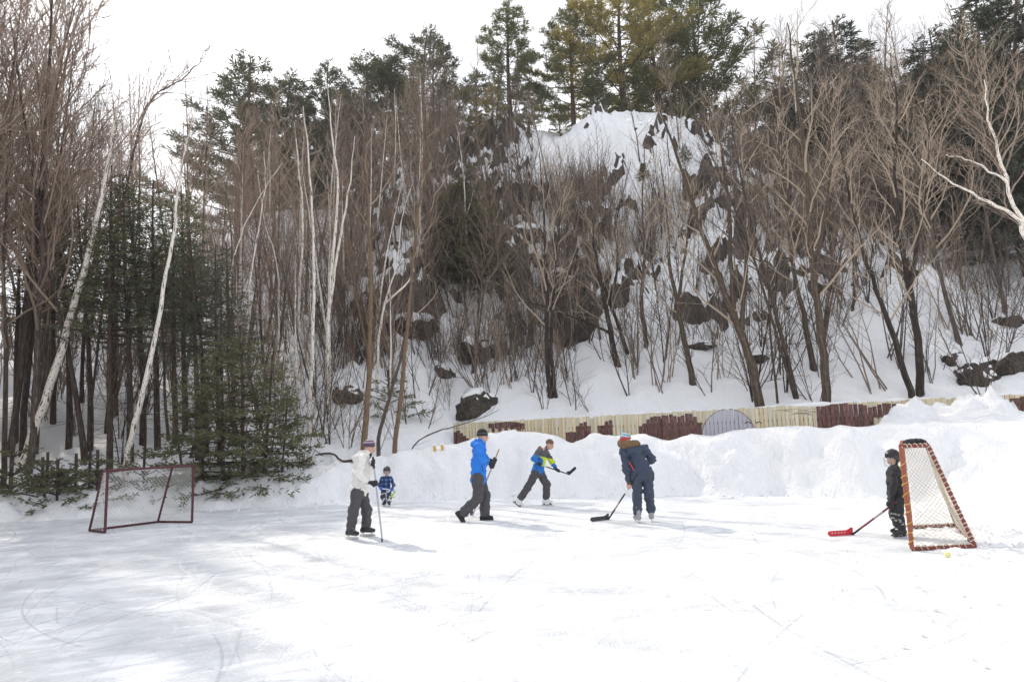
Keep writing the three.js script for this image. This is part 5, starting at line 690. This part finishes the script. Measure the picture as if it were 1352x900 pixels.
// 3 the man in blue, walking
{
  const D = -onIce(643, 687).z, P = (x, y, dd) => pix(x, y, D + (dd || 0));
  const J = { head: P(637.5, 576, 0), shR: P(631, 590, -0.19), shL: P(635, 589, 0.18), elR: P(637, 606, -0.24), wrR: P(644.5, 607.5, -0.08), elL: P(640, 605, 0.22), wrL: P(646, 610.5, 0.08), pelvis: P(631.5, 628, 0), hipR: P(630.5, 632, -0.1), hipL: P(633, 632, 0.1), knR: P(631.5, 657, -0.1), anR: P(611, 677.5, -0.1), knL: P(640.5, 655, 0.1), anL: P(640, 680.5, 0.06) };
  const foot = onIce(624, 682), butt = P(659, 593, 0.0), ax = butt.clone().sub(foot), base = V(J.pelvis.x, 0, J.pelvis.z), grip = f => foot.clone().addScaledVector(ax, f), fg = (pix(647.5, 608.5, D).y - foot.y) / ax.y;
  const blueC = mat([0.012, 0.2, 0.72], 0.7);
  figure('person walking in a bright blue hooded jacket, grey trousers and black hat', J, { k: 1.0, face: V(1, -0.06, -0.12), hem: -0.1, skirt: 0.09, trousers: M.greyPants, jacket: blueC, gloves: M.blackCloth, collar: true, toeR: V(0.6, -0.85, 0.1), tiltR: V(0.8, 0.6, 0), toeL: V(1, 0, 0.1), legs: [0.115, 0.095, 0.098], shoes: { name: 'boot', drop: 0.1, upper: M.blackCloth, lace: M.greyLeather },
    gloveR: (g, j) => gripField(g, grip(fg).sub(base), ax, j.wrR, 1.05, 1.35), gloveL: (g, j) => gripField(g, grip(fg - 0.07).sub(base), ax, j.wrL, 1.05, 1.35),
    extra: (t, j, HB, hk, chest) => { beanie(t, j.head, HB, hk, (x, y, z) => y > 1e3 ? [0.025, 0.025, 0.028] : (y - j.head.y) / hk > 0.05 && (y - j.head.y) / hk < 0.07 ? [0.12, 0.12, 0.13] : [0.02, 0.02, 0.022]); const h = new Field(0.05); h.cap(chest.clone().add(V(-0.1, 0.05, 0.05)), chest.clone().add(V(-0.1, 0.05, -0.05)), 0.075).cap(chest.clone().add(V(-0.06, 0.1, 0.06)), chest.clone().add(V(-0.06, 0.1, -0.06)), 0.05); h.fold = folds(0.006); part(t, 'hood', h.mesh(0.012), blueC); const z = chest.clone().lerp(j.pelvis, 0.75); part(t, 'pocket_zip', new Geo().tube([z.clone().add(V(0.07, 0.06, 0.15)), z.clone().add(V(0.1, -0.06, 0.14))], [0.006, 0.006], 5).build(), M.blackCloth); } });
  hockeyStick('hockey_stick', 'stick trailing behind the legs of the walker in blue', butt, foot.clone().setY(0.03), foot.clone().add(V(-0.1, 0.0, -0.26)), { k: 0.9, bands: [[0, 0.82, M.greyLeather], [0.82, 1.0, mat([0.4, 0.26, 0.09], 0.7), 'grip']], blade: M.blackCloth });
}
// 4 the boy in lime and blue, skating
{
  const D = -onIce(722, 667.5).z, P = (x, y, dd) => pix(x, y, D + (dd || 0)), k = 0.86;
  const J = { head: P(726, 587, 0), shR: P(711, 596.5, -0.14), shL: P(721, 597.5, 0.13), elR: P(704.5, 605, -0.22), wrR: P(710, 611, -0.18), elL: P(729, 610, 0.1), wrL: P(733.5, 618.5, 0), pelvis: P(710, 620.5, 0), hipR: P(707.5, 624, -0.07), hipL: P(713, 624, 0.08), knR: P(697, 643, -0.06), anR: P(686.5, 658.5, 0.0), knL: P(722, 640, 0.02), anL: P(721, 660.5, 0.02) };
  const butt = P(709.5, 612, -0.22), heel = P(752.5, 626.5, -0.05), toe = P(760.8, 619, 0.04), ax = heel.clone().sub(butt), base = V(J.pelvis.x, 0, J.pelvis.z);
  figure('youth skating in a lime, blue and grey jacket with a raised stick', J, { k, headK: 0.94, face: V(0.85, -0.42, 0.45), headUp: V(0.35, 1, 0), hem: -0.02, trousers: M.greyPants, legs: [0.112, 0.095, 0.095], jacket: vc(0.75), gloves: M.blackCloth, toeR: V(0.75, -0.6, 0.2), tiltR: V(0.6, 0.8, 0), toeL: V(1, 0, 0.1), footK: 0.92, shoes: { name: 'ice_skate', drop: 0.105, upper: M.whitePlastic, lace: M.blackCloth, holder: M.blackCloth, skate: true },
    jacketColor: (p, j, ch) => { const ax_ = j.pelvis.clone().sub(ch), f = p.clone().sub(ch).dot(ax_) / ax_.lengthSq(); const dArm = Math.min(p.distanceTo(j.elR), p.distanceTo(j.wrR)); if (f < 0.22) return [0.09, 0.09, 0.1]; if (dArm < 0.15 || p.distanceTo(j.wrL) < 0.13) return [0.01, 0.16, 0.52]; return f < 0.72 ? [0.55, 0.68, 0.02] : [0.01, 0.17, 0.55]; },
    gloveR: (g, j) => gripField(g, butt.clone().lerp(heel, 0.06).sub(base), ax, j.wrR, 0.95, 1.35), gloveL: (g, j) => gripField(g, butt.clone().lerp(heel, 0.62).sub(base), ax, j.wrL, 0.95, 1.35),
    extra: (t, j, HB, hk, ch) => { const h = new Field(0.02); h.ell(inB(j.head, HB, 0, 0.045 * hk, -0.022 * hk), HB, 0.084 * hk, 0.09 * hk, 0.1 * hk); h.minus(h.E(inB(j.head, HB, 0, -0.035 * hk, 0.085 * hk), HB, 0.075 * hk, 0.09 * hk, 0.075 * hk), 0.01); h.fold = (x, y, z) => 0.004 * n3(x * 70, y * 70, z * 70); part(t, 'hair', h.mesh(0.006), mat([0.14, 0.085, 0.05], 0.8)); const c = new Field(0.02); c.cap(ch.clone().add(V(-0.07, 0.08, 0.05)), ch.clone().add(V(-0.05, 0.1, -0.05)), 0.045); part(t, 'collar', c.mesh(0.01), mat([0.2, 0.11, 0.08], 0.9)); } });
  hockeyStick('hockey_stick', 'hockey stick with black blade raised level off the ice by the skating youth', butt, heel, toe, { k: 0.9, bladeUp: V(-0.7, 0.7, 0), bands: [[0, 0.72, M.blackCloth], [0.72, 0.92, mat([0.5, 0.5, 0.1], 0.5)], [0.92, 1.05, M.blackCloth, 'grip']], blade: M.blackCloth });
}
// 5 the woman in slate grey, seen from behind, bending to her stick
{
  const D = -onIce(850, 690).z, P = (x, y, dd) => pix(x, y, D + (dd || 0));
  const J = { head: P(826.5, 582, -0.0 + 0.1), shL: P(823, 596.5, 0.02), shR: P(852, 592.5, 0.02), elL: P(827, 618, -0.04), wrL: P(830.8, 637.5, 0.02), elR: P(860.5, 606, 0.08), wrR: P(853, 613, 0.28), pelvis: P(847.5, 622, -0.02), hipL: P(840.5, 626, -0.02), hipR: P(855, 626, -0.02), knL: P(841.5, 655, 0.06), anL: P(841.8, 680.5, 0), knR: P(857, 655, 0.1), anR: P(860, 679, 0.08) };
  const heel = onIce(803, 686), toe = onIce(781, 689), hand = P(831.8, 641.5, 0.02), ax = hand.clone().sub(heel), butt = heel.clone().addScaledVector(ax, 1.32), base = V(J.pelvis.x, 0, J.pelvis.z), slate = mat([0.038, 0.055, 0.095], 0.75);
  figure('person seen from behind in a slate blue jacket with fur hood, bending to a stick', J, { k: 0.97, face: V(-0.55, -0.35, -0.75), headUp: V(-0.25, 1, -0.1), girth: 0.96, hem: 0.0, trousers: M.slatePants, legs: [0.108, 0.08, 0.084], jacket: slate, gloves: M.blackCloth, toeL: V(-0.25, 0, -1), toeR: V(0.2, 0, -1), shoes: { name: 'ice_skate', drop: 0.105, upper: M.greyLeather, lace: M.whitePlastic, holder: M.whitePlastic, skate: true },
    bareL: (g, j) => { gripField(g, hand.clone().sub(base), ax, j.wrL, 1, 1); g.cap(j.wrL, j.wrL.clone().lerp(j.elL, 0.2), 0.028, 0.03); }, gloveR: (g, j) => looseHand(g, j.wrR, V(-0.3, -0.4, -1), V(0, 1, -0.3), 1, 1.2),
    extra: (t, j, HB, hk, ch) => { beanie(t, j.head, HB, hk, (x, y, z) => y > 1e3 ? [0.6, 0.06, 0.06] : (y - j.head.y) / hk < 0.07 ? [0.55, 0.07, 0.07] : Math.sin((y - j.head.y) * 130 + x * 40) > 0.2 ? [0.6, 0.62, 0.62] : [0.06, 0.28, 0.4], true, true);
      const fur = new Field(0.04); const c = ch.clone().lerp(j.head, 0.62), pts = []; for (let a = 0; a <= 16; a++) { const q = a / 16 * 2 * Math.PI; pts.push(c.clone().add(V(Math.cos(q) * 0.145, 0.03 * Math.sin(q * 2) - 0.02 * Math.cos(q), Math.sin(q) * 0.12))); } fur.chain(pts, pts.map(() => 0.05)); fur.fold = (x, y, z) => 0.012 * n3(x * 45, y * 45, z * 45) + 0.008 * n3(x * 90, y * 90, z * 90); part(t, 'fur_trim', fur.mesh(0.008), mat([0.2, 0.125, 0.07], 1)); const hd = new Field(0.05); hd.cap(ch.clone().add(V(-0.09, 0.0, 0.09)), ch.clone().add(V(0.07, 0.0, 0.09)), 0.07); hd.fold = folds(0.006); part(t, 'hood', hd.mesh(0.012), slate);
      const a = j.shL.clone().lerp(j.hipL, 0.45).add(V(-0.02, 0, 0.12)), b = j.shL.clone().lerp(j.hipL, 0.8).add(V(-0.02, 0, 0.13)); part(t, 'red_piping', new Geo().tube([a, b], [0.012, 0.012], 5).build(), mat([0.5, 0.05, 0.07], 0.7)); } });
  hockeyStick('hockey_stick', 'black and silver hockey stick, dark blade on the ice beside the person in slate', butt, heel, toe, { k: 1.1, bands: [[0, 0.25, M.blackCloth], [0.25, 0.4, mat([0.3, 0.28, 0.2], 0.4)], [0.4, 0.6, M.blackShiny], [0.6, 0.7, M.whitePlastic], [0.7, 1, M.blackCloth, 'grip']], blade: mat([0.05, 0.05, 0.055], 0.5) });
}
// 6 the small goalkeeper
{
  const D = -onIce(1190, 709).z, P = (x, y, dd) => pix(x, y, D + (dd || 0)), k = 0.72;
  const J = { head: P(1178.5, 604.5, 0), shR: P(1181, 622, -0.13), shL: P(1181, 621, 0.13), elR: P(1180, 640, -0.17), wrR: P(1178, 655, -0.12), elL: P(1177, 640, 0.16), wrL: P(1175, 655, 0.05), pelvis: P(1185, 655, 0), hipR: P(1185, 659, -0.06), hipL: P(1186, 659, 0.07), knR: P(1184, 678, -0.07), anR: P(1189.5, 696, -0.07), knL: P(1183, 677, 0.08), anL: P(1188, 694.5, 0.08) };
  const heel = onIce(1125, 706), toe = onIce(1095.5, 708.5), hand = P(1177.5, 667, -0.1), ax = hand.clone().sub(heel), butt = heel.clone().addScaledVector(ax, 1.28), base = V(J.pelvis.x, 0, J.pelvis.z); J.wrR.lerp(hand, 0.45); J.wrL.lerp(hand, 0.35);
  figure('small goalkeeper in black with a caged black helmet in front of the laced goal', J, { k, headK: 0.88, footK: 0.86, face: V(-1, -0.14, 0.25), girth: 1.1, hem: -0.06, trousers: vc(0.8), trouserColor: (x, y, z) => y < 0.36 && n3(x * 13, y * 18, z * 13) > 0.5 ? [0.3, 0.3, 0.32] : [0.02, 0.02, 0.024], legs: [0.125, 0.12, 0.105], jacket: M.blackCloth, gloves: M.blackCloth, toeR: V(-1, 0, 0.25), toeL: V(-1, 0, 0.05), shoes: { name: 'ice_skate', drop: 0.105, upper: M.blackShiny, lace: M.whitePlastic, holder: M.blackCloth, skate: true },
    gloveR: (g, j) => gripField(g, hand.clone().sub(base), ax, j.wrR, 0.9, 1.5), gloveL: (g, j) => gripField(g, hand.clone().addScaledVector(ax, 0.2).sub(base), ax, j.wrL, 0.9, 1.5),
    extra: (t, j, HB, hk, ch) => { helmet(t, j.head, HB, hk, M.blackShiny, true); const c = new Field(0.02); c.cap(ch.clone().add(V(0.05, 0.03, 0.1)), ch.clone().add(V(0.08, 0.02, -0.08)), 0.022); part(t, 'collar', c.mesh(0.008), mat([0.4, 0.4, 0.42], 0.8)); } });
  const red = mat([0.62, 0.02, 0.035], 0.4); hockeyStick('hockey_stick', 'child hockey stick with bright red blade held by the small goalkeeper', butt, heel, toe, { k: 1.05, bands: [[0, 0.16, M.blackCloth], [0.16, 0.45, mat([0.2, 0.03, 0.06], 0.5)], [0.45, 0.62, mat([0.35, 0.3, 0.32], 0.5)], [0.62, 1, mat([0.12, 0.02, 0.04], 0.5), 'grip']], blade: red, dots: true });
}
// black mitts left on top of the goal
{
  const { T1, T2, K1, K2 } = goalTop, c = T1.clone().lerp(T2, 0.16).lerp(K1.clone().lerp(K2, 0.16), 0.5);
  for (const [dx, dz, turn, label] of [[-0.06, 0.03, 2.8, 'black mitt on the goal top, lying against the post'], [0.06, -0.04, 0.3, 'black mitt with a white tag on the goal top']]) {
    const t = thing('mitt', label, 'glove', [c.x + dx, c.y + 0.01, c.z + dz]), B = basis(V(Math.cos(turn), 0, Math.sin(turn))), F = new Field(0.03), o = V(0, 0.045, 0); t.scale.setScalar(0.8);
    F.cap(inB(o, B, 0, 0, -0.08), inB(o, B, 0, 0, -0.02), 0.042, 0.046).ell(inB(o, B, 0, 0.004, 0.04), B, 0.055, 0.04, 0.075).chain([inB(o, B, 0.04, 0, -0.01), inB(o, B, 0.075, 0.005, 0.03), inB(o, B, 0.08, 0.004, 0.06)], [0.022, 0.02, 0.016]); for (const s of [-0.035, -0.012, 0.012, 0.034]) F.cap(inB(o, B, s, 0, 0.06), inB(o, B, s, -0.012, 0.115), 0.019, 0.016); F.fold = folds(0.003, 30, 30);
    part(t, 'glove_body', F.mesh(0.007), M.blackCloth); const cu = []; for (let q = 0; q <= 16; q++) { const a = q / 16 * 6.2832; cu.push(inB(o, B, Math.cos(a) * 0.044, Math.sin(a) * 0.044, -0.075)); } part(t, 'cuff', new Geo().tube(cu, cu.map(() => 0.009), 6, false).build(), M.blackShiny); if (dx > 0) { const m = part(t, 'tag', new THREE.BoxGeometry(0.03, 0.022, 0.004), M.whitePlastic); m.position.set(0.02, 0.06, 0.05); }
  }
}
scene.fog = new THREE.FogExp2(new THREE.Color(0.97, 0.96, 1), 0.0007);
renderer.render(scene, camera);
